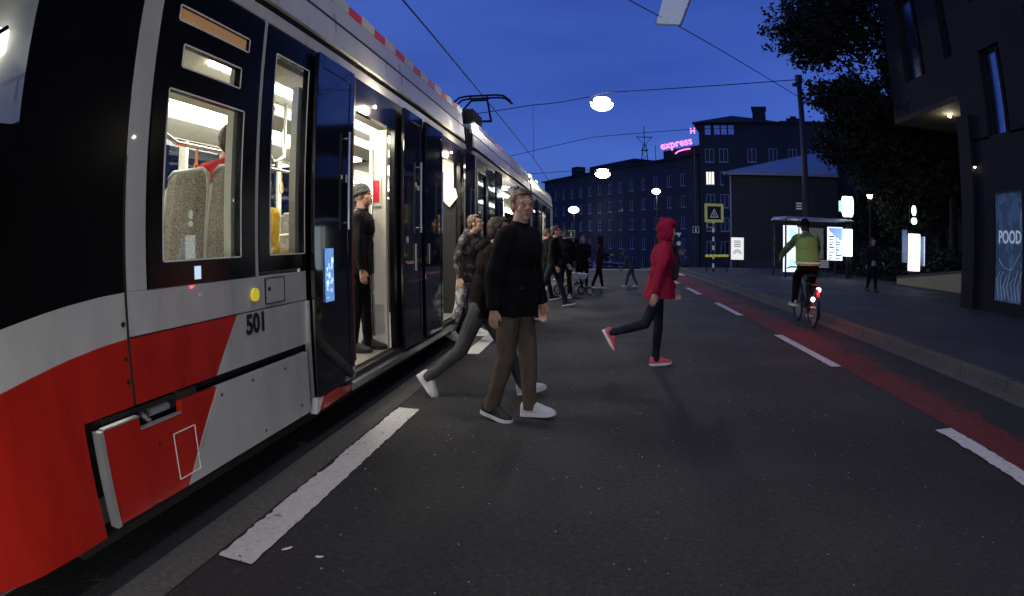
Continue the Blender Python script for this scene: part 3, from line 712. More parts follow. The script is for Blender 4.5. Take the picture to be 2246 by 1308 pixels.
mb = MB(); T3 = [(-.17, -.086, 2.47), (.23, -.086, 2.47), (.03, -.086, 2.88)]; I3 = [(-.11, -.086, 2.51), (.17, -.086, 2.51), (.03, -.086, 2.80)]
for i in range(3): j = (i + 1) % 3; mb.poly([T3[i], T3[j], I3[j], I3[i]])
mb.tube([(.03, -.086, 2.71), (.03, -.086, 2.62)], .018, 6).tube([(.03, -.086, 2.62), (-.03, -.086, 2.52)], .012, 6).tube([(.03, -.086, 2.62), (.09, -.086, 2.52)], .012, 6)
mb.build('symbol', 'sign_white', ps)
MB().box(-.32, -.02, -.07, -.04, 2.02, 2.24).build('small_plate', 'sign_white', ps)
MB().box(-.30, -.04, -.076, -.071, 2.04, 2.22).build('small_plate_face', 'sign_black', ps)
gb = empty('guard_bar', (5.42, 27.2, .12), label='bright yellow horizontal guard bar just in front of the striped sign pole', cat='barrier')
MB().tube([(-.50, 0, .74), (.56, 0, .76)], .05, 8).build('bar', 'bar_yellow', gb)
MB().tube([(-.45, 0, .74), (-.45, 0, 0)], .025, 6).tube([(.5, 0, .74), (.5, 0, 0)], .025, 6).build('leg', 'iron', gb)
for k in range(5): MB().box(-.42 + k * .2, -.30 + k * .2, -.058, -.05, .71, .79).build('reflector', 'sign_yellow', gb)
# light box advert
mat('board_white', (.85, .85, .8), .5, emit=(.95, .95, .9), estr=.8); mat('board_print', (.25, .25, .25), .5)
lb = empty('light_board', (8.0, 34, .05), label='small lit white advertising board in front of the blank dark wall', cat='advertising board')
MB().box(-.38, .38, -.06, .06, .5, 1.74).build('face', 'board_white', lb)
MB().box(-.44, -.385, -.09, .09, .44, 1.8).box(.385, .44, -.09, .09, .44, 1.8).box(-.385, .385, -.09, .09, 1.745, 1.8).box(-.385, .385, -.09, .09, .44, .495).box(-.05, .05, -.05, .05, 0, .44).build('frame', 'iron', lb)
mb = MB()
for r0, n_, cz in ((.23, 22, .82), (.13, 16, .82)):
    pts = [(r0 * math.cos(t), -.07, cz + r0 * math.sin(t)) for t in [math.pi * q / n_ for q in range(n_ + 1)]]; mb.tube(pts, .022, 5)
for q in range(4): mb.box(-.2, .2, -.072, -.062, 1.22 + q * .1, 1.26 + q * .1)
mb.build('print', 'board_print', lb)
def post_sign(loc, H, faces, label, cat='road sign', r=.04):
    o = empty('road_sign', loc, label=label, cat=cat); MB().tube([(0, 0, 0), (0, 0, H)], r, 8).build('pole', 'mast_paint', o)
    for kind, z, s in faces:
        if kind == 'sq':
            MB().box(-s, s, -.06, -.03, z - s, z + s).build('plate', 'sign_black', o)
            MB().box(-s * .8, -s * .72, -.068, -.062, z - s * .8, z + s * .8).box(s * .72, s * .8, -.068, -.062, z - s * .8, z + s * .8).box(-s * .8, s * .8, -.068, -.062, z + s * .72, z + s * .8).box(-s * .8, s * .8, -.068, -.062, z - s * .8, z - s * .72).build('border', 'sign_white', o)
            MB().ell((0, -.07, z + s * .35), (s * .16, .012, s * .16), 10).loft([[(-s * .22, -.075, z - s * .5), (s * .22, -.075, z - s * .5), (s * .22, -.065, z - s * .5), (-s * .22, -.065, z - s * .5)], [(-s * .1, -.075, z + s * .15), (s * .1, -.075, z + s * .15), (s * .1, -.065, z + s * .15), (-s * .1, -.065, z + s * .15)]]).build('symbol', 'sign_white', o)
        if kind == 'tri':
            MB().loft([[(-s, y, z + s * .6), (s, y, z + s * .6), (0, y, z - s)] for y in (-.03, -.06)]).build('plate', 'sign_white', o)
        if kind == 'disc':
            MB().disc((0, -.05, z), s, 'y', .03, 18).build('plate', 'sign_white', o)
        if kind == 'rows':
            MB().box(-s, s, -.06, -.03, z - s * 1.3, z + s * 1.3).build('plate', 'sign_black', o)
            mb = MB()
            for q in range(3): mb.box(-s * .8, s * .8, -.07, -.062, z + s * (.55 - q * .7), z + s * (.95 - q * .7))
            mb.build('symbol', 'sign_white', o)
    return o
post_sign((6.15, 37.5, gz(37.5)), 7.4, (('sq', 2.45, .24),), 'tall thin pole with small square sign showing a white figure')
post_sign((6.5, 48, gz(48)), 5.8, (('tri', 2.75, .22), ('disc', 2.05, .17)), 'thin pole with a white triangle above a round white plate')
post_sign((8.55, 24.6, .12), 3.05, (('rows', 2.92, .16),), 'small bus stop plate with white rows on a pole above the shelter roof', 'stop sign', .03)
post_sign((-.98, 24, 0), 1.95, (('sq', 1.72, .17),), 'small white bordered stop sign on a pole behind the crowd at the tram', 'stop sign', .03)

# tram stop shelter
sh = empty('tram_shelter', (9.3, 24.9, .12), 0, label='glass tram shelter with a pale roof edge and glowing advert panels behind the cyclist', cat='shelter')
mat('shelter_roof', (.40, .42, .48), .3, var=.1); mat('ad_cyan', (.5, .9, .9), .4, emit=(.50, .92, .93), estr=1.1)
mat('ad_white', (.9, .95, 1), .4, emit=(.88, .95, 1), estr=1.1); mat('ad_blue', (.2, .3, .75), .4, emit=(.20, .34, .9), estr=.9)
MB().loft([[(-1.65, -1.1, 2.36), (1.6, -1.1, 2.36), (1.6, 1.0, 2.36), (-1.65, 1.0, 2.36)], [(-1.55, -1.0, 2.46), (1.5, -1.0, 2.44), (1.5, .9, 2.5), (-1.55, .9, 2.5)]]).build('roof', 'shelter_roof', sh, bevel=.02)
for x in (-1.55, 1.5):
    for y_ in (-.9, .9): MB().box(x - .03, x + .03, y_ - .03, y_ + .03, 0, 2.355).build('post', 'iron', sh)
MB().box(-1.5, 1.45, .90, .92, .35, 2.2).build('back_glass', 'clear_glass', sh)
pn = MB().box(-1.60, -1.0, -.78, -.70, .22, 2.1, 'ad_white').build('advert_panel', 'ad_white', sh)
MB().box(-1.35, -1.06, -.795, -.785, 1.55, 2.0, 'ad_cyan').box(-1.35, -1.08, -.795, -.785, .35, .75, 'ad_cyan').build('print', 'ad_cyan', pn)
pn = MB().box(-.72, -.22, .80, .86, .9, 2.1).build('advert_panel', 'ad_white', sh)
MB().box(-.66, -.30, .785, .795, 1.2, 1.4).box(-.66, -.40, .785, .795, 1.5, 1.6).build('print', 'ad_cyan', pn)
pn = MB().box(.62, 1.34, -.32, -.24, .72, 2.12).build('advert_panel', 'ad_white', sh)
mb = MB(); mb.loft([[(.66, y_, 1.98), (.66, y_, 2.08), (1.0, y_, 2.08), (1.3, y_, 2.08), (1.3, y_, 1.55), (1.0, y_, 1.70)] for y_ in (-.34, -.328)]).box(1.0, 1.04, -.336, -.326, .75, 1.7)
mb.build('print', 'ad_blue', pn)
mb = MB(); rnd = random.Random(4)
for q in range(9):
    z0 = .8 + q * .11
    for c in range(2): mb.box(.68 + c * .34, .68 + c * .34 + rnd.uniform(.12, .27), -.338, -.326, z0, z0 + rnd.uniform(.03, .07))
mb.build('print', 'board_print', pn)
tt = empty('timetable_stand', (9.62, 24.3, .12), R(-8), label='small pale slatted timetable stand under the blue advert panel', cat='timetable')
mb = MB(); 
for q in range(4): mb.box(-.22, .22, -.02, .0, .42 + q * .085, .47 + q * .085)
mb.build('slats', 'sign_white', tt); MB().box(-.25, -.22, -.03, .03, 0, .78).box(.22, .25, -.03, .03, 0, .78).build('leg', 'iron', tt)
bn = empty('bench', (9.0, 25.3, .12), label='dark bench seat inside the tram shelter', cat='bench')
MB().box(-.9, .9, -.2, .2, .42, .47).build('seat', 'iron', bn, bevel=.01); 
for x in (-.7, .7): MB().box(x - .03, x + .03, -.15, .15, 0, .418).build('leg', 'iron', bn)
def totem(loc, s, label, upper):
    o = empty('light_totem', loc, label=label, cat='lit totem')
    if upper == 'drum':
        MB().loft([[(x * s, y_ * s, z * s) for x, y_ in ((-a, -.12), (a, -.12), (a, .12), (-a, .12))] for a, z in ((.20, 2.62), (.26, 2.8), (.27, 3.3), (.23, 3.5))]).build('upper_lantern', 'totem_white', o, bevel=.04)
        MB().box(-.40 * s, -.285 * s, -.1, .1, 2.85 * s, 3.3 * s).build('side_plate', 'ad_cyan', o)
        MB().tube([(0, 0, .95 * s), (0, 0, 2.1 * s)], .21 * s, 18).build('lower_lantern', 'totem_white', o, smooth=False)
        MB().tube([(0, .03, 0), (0, .03, .95 * s)], .07, 10).tube([(0, 0, 2.1 * s), (0, 0, 2.62 * s)], .10, 10).build('post', 'iron', o)
    else:
        MB().ell((0, 0, 2.75), (.10, .08, .2), 12).build('upper_lantern', 'totem_white', o, smooth=True)
        MB().ell((0, 0, 2.38), (.13, .09, .13), 12).build('middle_lantern', 'totem_white', o, smooth=True)
        MB().tube([(0, 0, .62), (0, 0, 1.92)], .24, 20).build('lower_lantern', 'totem_white', o)
        MB().tube([(0, 0, 0), (0, 0, .615)], .2, 16).tube([(0, 0, 1.925), (0, 0, 2.02)], .25, 16).tube([(0, 0, 2.02), (0, 0, 3.0)], .04, 8).tube([(-.18, .06, 2.9), (-.18, .06, 2.3)], .02, 6).tube([(.18, .06, 2.9), (.18, .06, 2.3)], .02, 6).build('post', 'iron', o)
        MB().box(-.44, -.40, -.2, .2, .9, 2.05).box(.38, .42, -.2, .2, .8, 1.85).build('side_plate', 'pane_blue', o)
    return o
totem((10.65, 24.0, .12), .97, 'tall white totem with square lantern above a lit column, touching the shelter end', 'drum')
totem((11.6, 19.7, .05), 1, 'lit white column with two small lamps on top, beside the beige wall', 'col')
# far parked car
mat('car_paint', (.05, .06, .10), .25, coat=.6); 
cr = empty('parked_car', (4.9, 41, gz(41)), R(8), label='small dark car far down the street beyond the lane dashes', cat='car')
prof = [(-2, .3), (2, .3), (2.05, .7), (1.3, .86), (.7, 1.32), (-.9, 1.36), (-1.7, .92), (-2.05, .85)]
MB().loft([[(x, y_ * .85, z) for y_, z in prof] for x in (-.82, .82)]).build('body', 'car_paint', cr, bevel=.06)
for x in (-.78, .78):
    for y_ in (-1.15, 1.15):
        wh = MB().disc((x, y_, .31), .31, 'x', .2, 20).build('wheel', 'rubber', cr); MB().disc((x + (.105 if x > 0 else -.105), y_, .31), .19, 'x', .02, 16).build('rim', 'edge_metal', wh)
MB().box(-.68, .68, -1.36, -1.33, .92, 1.25).build('rear_window', 'pane_dark', cr)
# ================================================================== TRAM
TX = -1.93                                   # outer plane of the near side; body is 2.3 m wide
tram = empty('tram', (0, 0, 0), label='long grey and red articulated tram standing beside the road with open doors', cat='tram')
def sb(mb, y0, y1, z0, z1, m=None, x=TX, th=.05): return mb.box(x - th, x, y0, y1, z0, z1, m)
XF = -4.23                                   # far side outer plane
# ---- nose: lofted shell following a curved plan
PL = [(-1.93, 1.60), (-1.93, 1.30), (-1.945, 1.12), (-1.99, .95), (-2.08, .76), (-2.26, .55), (-2.55, .38), (-3.08, .28), (-3.61, .38), (-3.90, .55), (-4.08, .76), (-4.17, .95), (-4.215, 1.12), (-4.23, 1.30), (-4.23, 1.60)]
def yz(y, a, b): t = max(0, min(1, (1.95 - y) / 1.7)); return a + (b - a) * t ** 1.6
def band(mb, pl, f0, f1, m, inset=0, lean=(0, 0)):
    for (xa, ya), (xb, yb) in zip(pl, pl[1:]):
        def q(x, y, z, ins):
            c = Vector((-3.08, 1.9)); d = (c - Vector((x, y))).normalized()
            k = ins + max(0, z - 1.3) * .10 * max(0, (1.3 - y))
            return (x + d.x * k, y + d.y * k, z)
        a, b, c, d = (xa, ya, f0(ya)), (xb, yb, f0(yb)), (xb, yb, f1(yb)), (xa, ya, f1(ya))
        n = 3
        for k in range(n):
            t0, t1 = k / n, (k + 1) / n
            P4 = [q(xa, ya, f0(ya) + (f1(ya) - f0(ya)) * t0, inset), q(xb, yb, f0(yb) + (f1(yb) - f0(yb)) * t0, inset), q(xb, yb, f0(yb) + (f1(yb) - f0(yb)) * t1, inset), q(xa, ya, f0(ya) + (f1(ya) - f0(ya)) * t1, inset)]
            mb.poly(P4, m)
lowz = lambda y: .215
st0 = lambda y: yz(y, 1.015, .7025); st1 = lambda y: yz(y, 1.215, .95)
def fine(pl, n=4):
    out = []
    for k in range(len(pl) - 1):
        p = [Vector(pl[max(0, min(len(pl) - 1, k + j))]) for j in (-1, 0, 1, 2)]
        for j in range(n):
            t = j / n; out.append(tuple(.5 * ((2 * p[1]) + (p[2] - p[0]) * t + (2 * p[0] - 5 * p[1] + 4 * p[2] - p[3]) * t * t + (3 * p[1] - p[0] - 3 * p[2] + p[3]) * t ** 3)))
    return out + [pl[-1]]
PLF = fine(PL)
nose = MB()
band(nose, PLF, lowz, st0, 'tram_red')
band(nose, [(-1.93, 1.936), (-1.93, 1.77), (-1.93, 1.6)], lambda y: .72, st0, 'tram_red')
nose.build('nose_panel', 'tram_red', tram, smooth=True)
nz_ = MB(); band(nz_, [(-1.93, 1.95), (-1.93, 1.77)] + PLF, st0, st1, 'tram_grey'); nz_.build('nose_stripe', 'tram_grey', tram, smooth=True)
nb = MB()
side = [p for p in PLF if p[1] > 1.18]; half = len(side) // 2
band(nb, PLF, st1, lambda y: 1.86, 'tram_black')
for pl in ([p for p in PLF if p[0] > -3 and p[1] >= 1.29], [p for p in PLF if p[0] < -3.2 and p[1] >= 1.29]): band(nb, pl, lambda y: 1.86, lambda y: 2.75, 'tram_black')
band(nb, PLF, lambda y: 2.75, lambda y: 3.15, 'tram_black')
band(nb, [(-1.93, 1.95), (-1.93, 1.77), (-1.93, 1.6)], st1, lambda y: 3.15, 'tram_black')
nb.build('cab_panel', 'tram_black', tram, smooth=True)
wsn = MB(); band(wsn, [p for p in PLF if p[1] < 1.31], lambda y: 1.86, lambda y: 2.75, 'clear_glass'); wsn.build('windscreen', 'clear_glass', tram, smooth=True)
MB().poly([(x, y, 3.15) for x, y in PLF]).build('cab_roof', 'tram_grey', tram)
# cab side between the nose and the grey pillar
# thin shut line strips
MB().box(TX - .02, TX + .003, 1.938, 1.950, .72, 1.80).build('panel_seam', 'rubber', tram)
mb = MB()
sb(mb, 1.956, 3.76, 1.018, 1.213)                      # grey band under the windows
sb(mb, 1.956, 2.10, 1.213, 2.78); sb(mb, 3.09, 3.13, 1.213, 2.78)
sb(mb, 1.956, 9.0, 2.78, 2.865)
mb.build('window_surround', 'tram_grey', tram, bevel=.004)

# red lower side with diagonal boundary, grey behind it
def prism(mb, pts, m, x=TX, th=.05): mb.loft([[(x - th, y, z) for y, z in pts], [(x, y, z) for y, z in pts]], m); return mb
dg_ = lambda z: 2.22 + (z - .24) * (.64 / .76)         # livery edge: y at height z
prism(MB(), [(1.953, .72), (dg_(.72) - .0, .72), (dg_(1.012), 1.012), (1.953, 1.012)], 'tram_red').build('side_panel_red', 'tram_red', tram)
prism(MB(), [(dg_(.72) + .001, .72), (3.76, .72), (3.76, 1.012), (dg_(1.012) + .001, 1.012)], 'tram_grey').build('side_panel_grey', 'tram_grey', tram)
text('501', .155, 'sign_black', (TX + .003, 3.075, .938), (0, 1, 0), (0, 0, 1), tram, 'fleet_number', sx=1.0, depth=.003, bold=.006)
# recess behind the skirt, then the hinged skirt standing slightly out
MB().box(TX - .066, TX - .058, 1.58, 3.81, .18, .74).build('recess', 'dark_gap', tram)
sk = MB(); SXK = TX + .028; zt = .672; zb = .245
prism(sk, [(1.685, zb + .005), (dg_(zb), zb), (dg_(zt), zt), (2.255, zt), (2.25, zt - .06), (1.935, zt - .06), (1.93, zt), (1.685, zt)], 'tram_red', SXK, .035)
skr = sk.build('skirt_panel_red', 'tram_red', tram, bevel=.003)
prism(MB(), [(dg_(zb) + .002, zb), (3.68, zb + .01), (3.68, zt), (dg_(zt) + .002, zt)], 'tram_grey', SXK, .035).build('skirt_panel_grey', 'tram_grey', tram, bevel=.003)
MB().box(SXK - .045, SXK + .004, 1.655, 1.683, zb, zt).box(SXK - .03, SXK + .003, 1.685, 1.93, zt + .001, zt + .008).box(SXK - .03, SXK + .003, 1.937, 2.248, zt - .058, zt - .052).build('skirt_edge', 'edge_metal', tram)
hl = MB(); a = [(2.215, .355), (2.235, .565), (2.40, .565), (2.395, .43)]
ho = [(2.175, .33), (2.20, .555), (2.365, .555), (2.36, .33)]
ho = [(2.165, .30), (2.165, .53), (2.345, .53), (2.345, .30)]
for (ya, za), (yb, zb_) in zip(ho, ho[1:] + ho[:1]): hl.tube([(SXK + .001, ya, za), (SXK + .001, yb, zb_)], .0035, 5)
hl.build('flap_outline', 'white_trim', skr)
mb = MB()
for y_, z_ in ((2.62, .62), (2.95, .63), (3.35, .62), (3.05, .30), (3.55, .33), (2.05, .52)): mb.disc((SXK + .001, y_, z_), .008, 'x', .006, 10)
mb.build('screws', 'rubber', tram)
mb = MB(); mb.disc((TX + .001, 1.915, .83), .012, 'x', .008, 10).disc((TX + .001, 1.915, 1.08), .012, 'x', .008, 10).disc((TX + .001, 1.915, .93), .009, 'x', .008, 10); mb.build('screws', 'rubber', tram)
mb = MB(); mb.box(-1.985, -1.955, 1.75, 2.45, .64, .70, 'underframe').tube([(-1.95, 2.05, .66), (-1.95, 2.2, .66)], .02, 8, 'bare_metal').tube([(-1.95, 1.99, .67), (-1.95, 2.05, .62)], .015, 8, 'bare_metal').box(-1.97, -1.94, 2.28, 2.44, .655, .71, 'underframe'); mb.build('latch_gear', 'underframe', tram)
# little things on the grey band
MB().disc((TX + .008, 3.065, 1.11), .038, 'x', .02, 18).build('side_marker_lamp', 'yellow_lamp', tram)
hb = MB().box(TX, TX + .006, 3.20, 3.43, 1.045, 1.19).build('service_flap', 'tram_grey', tram)
mb = MB()
for q in ((3.192, 3.199, 1.04, 1.195), (3.431, 3.437, 1.04, 1.195), (3.199, 3.431, 1.038, 1.044), (3.199, 3.431, 1.191, 1.196)): mb.box(TX, TX + .008, *q)
mb.build('flap_outline', 'rubber', hb); MB().disc((TX + .01, 3.235, 1.13), .012, 'x', .01, 10).build('flap_lock', 'rubber', hb)
# ---- window 1 and 2: black surrounds with real openings
def framed(name, y0, y1, z0, z1, holes, x=TX + .004, m='tram_black'):
    ys = sorted({y0, y1, *[h[0] for h in holes], *[h[1] for h in holes]}); zs = sorted({z0, z1, *[h[2] for h in holes], *[h[3] for h in holes]})
    mb = MB()
    for a, b in zip(ys, ys[1:]):
        for c, d in zip(zs, zs[1:]):
            if any(a >= h[0] - 1e-6 and b <= h[1] + 1e-6 and c >= h[2] - 1e-6 and d <= h[3] + 1e-6 for h in holes): continue
            mb.box(x - .045, x, a, b, c, d)
    o = mb.build(name, m, tram)
    for h in holes:
        if len(h) < 5: MB().box(x - .030, x - .022, h[0], h[1], h[2], h[3]).build('pane', 'clear_glass', o)
        t = MB()
        for q in ((h[0] - .006, h[0] + .002, h[2], h[3]), (h[1] - .002, h[1] + .006, h[2], h[3]), (h[0] + .003, h[1] - .003, h[2] - .006, h[2] + .002), (h[0] + .003, h[1] - .003, h[3] - .002, h[3] + .006)): t.box(x, x + .003, *q)
        t.build('pane_trim', 'white_trim' if len(h) < 6 else m, o)
    return o
w1 = framed('window_frame', 2.11, 3.085, 1.217, 2.765, [(2.225, 2.925, 1.335, 2.155), (2.305, 2.862, 2.285, 2.40), (2.235, 2.925, 2.52, 2.598, 1)])
MB().box(TX - .03, TX - .02, 2.235, 2.925, 2.52, 2.598).build('destination_display', 'display_panel', w1)
MB().box(TX + .005, TX + .007, 2.475, 2.53, 1.235, 1.30).build('sticker', 'sky_blue_print', w1)
w2 = framed('window_frame', 3.135, 3.77, 1.235, 2.765, [(3.265, 3.735, 1.335, 2.603)])
# ---- doors
def leaf(y0, y1, z0=.335, z1=2.76, x=TX + .055, gl=True, handle=True, edge=None):
    mb = MB(); f = .075
    mb.box(x - .035, x, y0, y0 + f, z0, z1).box(x - .035, x, y1 - f, y1, z0, z1).box(x - .035, x, y0 + f, y1 - f, z0, z0 + .13).box(x - .035, x, y0 + f, y1 - f, z1 - .10, z1)
    o = mb.build('door_leaf', 'tram_door', tram, bevel=.004)
    MB().box(x - .028, x - .006, y0 + f, y1 - f, z0 + .13, z1 - .10).build('door_glass', 'tram_door', o)
    if handle: MB().tube([(x + .03, y1 - .13, 1.5), (x + .03, y1 - .13, 2.25)], .014, 8).tube([(x - .01, y1 - .13, 1.55), (x + .03, y1 - .13, 1.55)], .008, 6).tube([(x - .01, y1 - .13, 2.2), (x + .03, y1 - .13, 2.2)], .008, 6).build('grab_handle', 'bare_metal', o)
    if edge: MB().box(x - .06, x + .002, y1 + .001, y1 + .028, z0 + .13, z1 - .03).build('door_edge', edge, o)
    return o
d1 = leaf(3.79, 4.46, edge='red_door_edge')
MB().box(TX + .056, TX + .059, 3.955, 4.10, .98, 1.36).build('poster', 'blue_poster', d1)
mb = MB(); rnd = random.Random(11)
for k in range(22): y = rnd.uniform(3.96, 4.06); z = rnd.uniform(1.0, 1.26); mb.box(TX + .0592, TX + .0606, y, y + rnd.uniform(.01, .04), z, z + rnd.uniform(.008, .05))
mb.build('poster_print', 'sky_blue_print', d1)
mb = MB(); mb.box(TX + .056, TX + .059, 4.33, 4.37, 1.86, 1.92).box(TX + .056, TX + .059, 4.24, 4.265, 1.88, 1.91); mb.build('sticker', 'white_trim', d1)
d2 = leaf(5.80, 6.44); d3 = leaf(6.58, 7.36); d4 = leaf(8.72, 9.42)
MB().box(TX + .056, TX + .059, 6.18, 6.24, 1.10, 1.38).build('sticker', 'white_trim', d2); MB().disc((TX + .058, 5.92, 1.42), .035, 'x', .006, 14).build('door_button', 'white_trim', d2)
MB().box(TX + .056, TX + .059, 6.72, 6.76, 1.15, 1.38).build('sticker', 'white_trim', d3)
mb = MB(); mb.box(TX + .056, TX + .059, 6.2, 6.24, 1.98, 2.03).box(TX + .056, TX + .059, 6.27, 6.33, 1.95, 2.0); mb.build('sticker', 'white_trim', d2)
# header above the openings, posts, sills
mb = MB(); sb(mb, 3.77, 8.72, 2.50, 2.778); sb(mb, 5.66, 5.80, .37, 2.50); sb(mb, 5.80, 7.40, .30, 2.50); sb(mb, 8.60, 9.0, .30, 2.50); sb(mb, 3.77, 4.50, .36, 2.50); mb.build('door_surround', 'tram_black', tram)
MB().box(TX - .06, TX + .062, 4.36, 7.9, .245, .30).build('door_sill', 'bare_metal', tram)
MB().box(TX - .05, TX + .004, 3.77, 9.0, .297, .345).build('threshold_seal', 'rubber', tram)
prism(MB(), [(3.80, .235), (4.34, .25), (4.34, .295), (4.10, .33), (3.88, .325)], 'tram_red', TX + .055).build('sill_end_panel', 'tram_red', tram)
prism(MB(), [(3.735, .22), (3.78, .23), (3.87, .32), (3.76, .33)], 'white_trim', TX + .045).build('sill_end_panel', 'white_trim', tram)
MB().box(TX - .02, TX + .02, 3.745, 3.768, .33, 1.01).build('corner_trim', 'edge_metal', tram)
# ---- upper side panels and roof fairing, three body sections
def section(y0, y1, first=False):
    n = []
    mb = MB()
    def strip_(z0, z1, xa, xb, m, t=.04, ya=y0, yb=y1):
        mb.loft([[(xa - t, y, z0), (xa, y, z0), (xb, y, z1), (xb - t, y, z1)] for y in (ya, yb)], m)
        xa2, xb2 = XF - (xa - TX), XF - (xb - TX)
        mb.loft([[(xa2 + t, y, z0), (xa2, y, z0), (xb2, y, z1), (xb2 + t, y, z1)] for y in (ya, yb)], m)
    ys = 1.956 if first else y0
    strip_(2.93, 3.135, TX, TX - .022, None, ya=ys)
    strip_(3.160, 3.33, TX - .03, TX - .055, None, ya=ys)
    if not first: strip_(2.78, 2.865, TX, TX, None)
    o1 = mb.build('cant_panel', 'tram_grey', tram, bevel=.004)
    mb = MB(); mb.box(XF + .03, TX - .03, ys, y1, 2.862, 3.162); mb.build('cant_seam', 'rubber', tram)
    mb = MB(); mb.box(XF + .10, TX - .10, ys, y1, 3.163, 3.32); mb.build('roof', 'tram_grey', tram)
    mb = MB(); k = 0; y = ys + .3 - .04 if not first else 4.505 - .6333 * 4
    while y < y1 - .35:
        if y > ys: mb.box(TX - .10, TX - .052, y, y + .30, 3.331, 3.405)
        if y + .30 > ys: k += 1; mb2.box(TX - .10, TX - .054, max(ys, y + .302), min(y1, y + .631), 3.331, 3.425)
        y += .6333
    mb.build('roof_marking', 'teeth_red' if first else 'tram_grey', tram)
mb2 = MB(); section(1.2, 8.93, True); mb2.build('roof_edge', 'tram_grey', tram)
mb2 = MB(); section(9.62, 18.05); section(18.45, 27.2); mb2.build('roof_edge', 'tram_grey', tram)
# lower body of sections two and three: openings for windows and doors
def lower(y0, y1, wins, doors):
    mb = MB(); ys = sorted({y0, y1, *[q for w_ in wins for q in w_], *[q for d in doors for q in d]})
    mbk = MB()
    for a, b in zip(ys, ys[1:]):
        if any(a >= d[0] - 1e-6 and b <= d[1] + 1e-6 for d in doors): mbk.box(TX - .05, TX, a, b, 2.5, 2.778); continue
        if any(a >= w_[0] - 1e-6 and b <= w_[1] + 1e-6 for w_ in wins):
            mb.box(TX - .05, TX, a, b, .25, 1.215); mbk.box(TX - .046, TX + .003, a, b, 1.217, 1.36); mbk.box(TX - .046, TX + .003, a, b, 2.56, 2.776); mbk.box(TX - .046, TX + .003, a, a + .09, 1.36, 2.56); mbk.box(TX - .046, TX + .003, b - .09, b, 1.36, 2.56)
            MB().box(TX - .03, TX - .02, a + .09, b - .09, 1.36, 2.56).build('side_window', 'dim_glass', tram)
        else: mb.box(TX - .05, TX, a, b, .25, 2.778)
    mb.build('side_panel_grey', 'tram_grey', tram); mbk.build('window_surround', 'tram_black', tram)
lower(9.62, 18.05, [(9.85, 10.75), (10.8, 12.1), (14.9, 16.3), (16.4, 17.9)], [(12.2, 14.8)])
lower(18.45, 27.2, [(18.6, 19.9), (22.7, 24.2), (24.3, 25.7)], [(20.0, 22.6)])
mb = MB(); mb.box(XF, XF + .05, 1.6, 9.0, .25, 1.25).box(XF, XF + .05, 9.62, 18.05, .25, 1.25).box(XF, XF + .05, 18.45, 27.2, .25, 1.25)
mb.box(XF, XF + .05, 1.6, 9, 2.55, 2.86).box(XF, XF + .05, 9.62, 18.05, 2.55, 2.86).box(XF, XF + .05, 18.45, 27.2, 2.55, 2.86)
for y in (1.6, 3.0, 4.4, 5.9, 7.3, 8.9, 9.62, 11.4, 13.2, 15, 16.6, 17.95, 18.45, 20.4, 22.4, 24.4, 26.4, 27.1): mb.box(XF, XF + .049, y, y + .1, 1.252, 2.548)
mb.build('far_side_panel', 'cream_wall', tram)
mb = MB(); mb.box(XF + .01, XF + .02, 1.6, 27.2, 1.25, 2.55); mb.build('far_window', 'dim_glass', tram)
# tail end
mb = MB(); TL = [(TX, 27.2), (TX - .03, 27.6), (TX - .18, 28.0), (TX - .6, 28.3), (-3.08, 28.38), (XF + .6, 28.3), (XF + .18, 28.0), (XF + .03, 27.6), (XF, 27.2)]
for (xa, ya), (xb, yb) in zip(TL, TL[1:]):
    for z0, z1, m in ((.2, 1.2, 'tram_red'), (1.2, 2.8, 'tram_black'), (2.8, 3.3, 'tram_grey')): mb.poly([(xa, ya, z0), (xb, yb, z0), (xb, yb, z1), (xa, ya, z1)][::-1], m)
mb.poly([(x, y, 3.3) for x, y in TL]); mb.build('tail_shell', 'tram_grey', tram)
# leaves of the further doors
for y in (11.55, 14.75, 19.35, 22.55): pass
leaf(11.5, 12.2, gl=True); leaf(14.8, 15.5); leaf(19.4, 20.05); leaf(22.6, 23.3)
MB().box(TX - .06, TX + .012, 12.2, 14.8, .25, .295).build('door_sill', 'bare_metal', tram)
# bellows
def bellows(y0, y1):
    mb = MB(); n = 7
    for k in range(n):
        y = y0 + (y1 - y0) * (k + .5) / n; t = (y1 - y0) / n * .32; e = .10 if k % 2 else .05
        mb.box(XF + e, TX - e, y - t, y + t, .3, 3.16)
        if k < 3: pass
    return mb
# bellows as frames (open inside)
def hoop(mb, y, t, e):
    x0, x1 = XF + e, TX - e
    mb.box(x0, x0 + .05, y - t, y + t, .3, 3.2).box(x1 - .05, x1, y - t, y + t, .3, 3.2).box(x0 + .05, x1 - .05, y - t, y + t, 3.12, 3.2).box(x0 + .05, x1 - .05, y - t, y + t, .3, .36)
for y0, y1 in ((8.94, 9.60), (18.06, 18.44)):
    mb = MB()
    for k in range(8): hoop(mb, y0 + (y1 - y0) * (k + .5) / 8, (y1 - y0) / 16 * .99, .11 if k % 2 else .06)
    mb.build('bellows', 'rubber', tram)
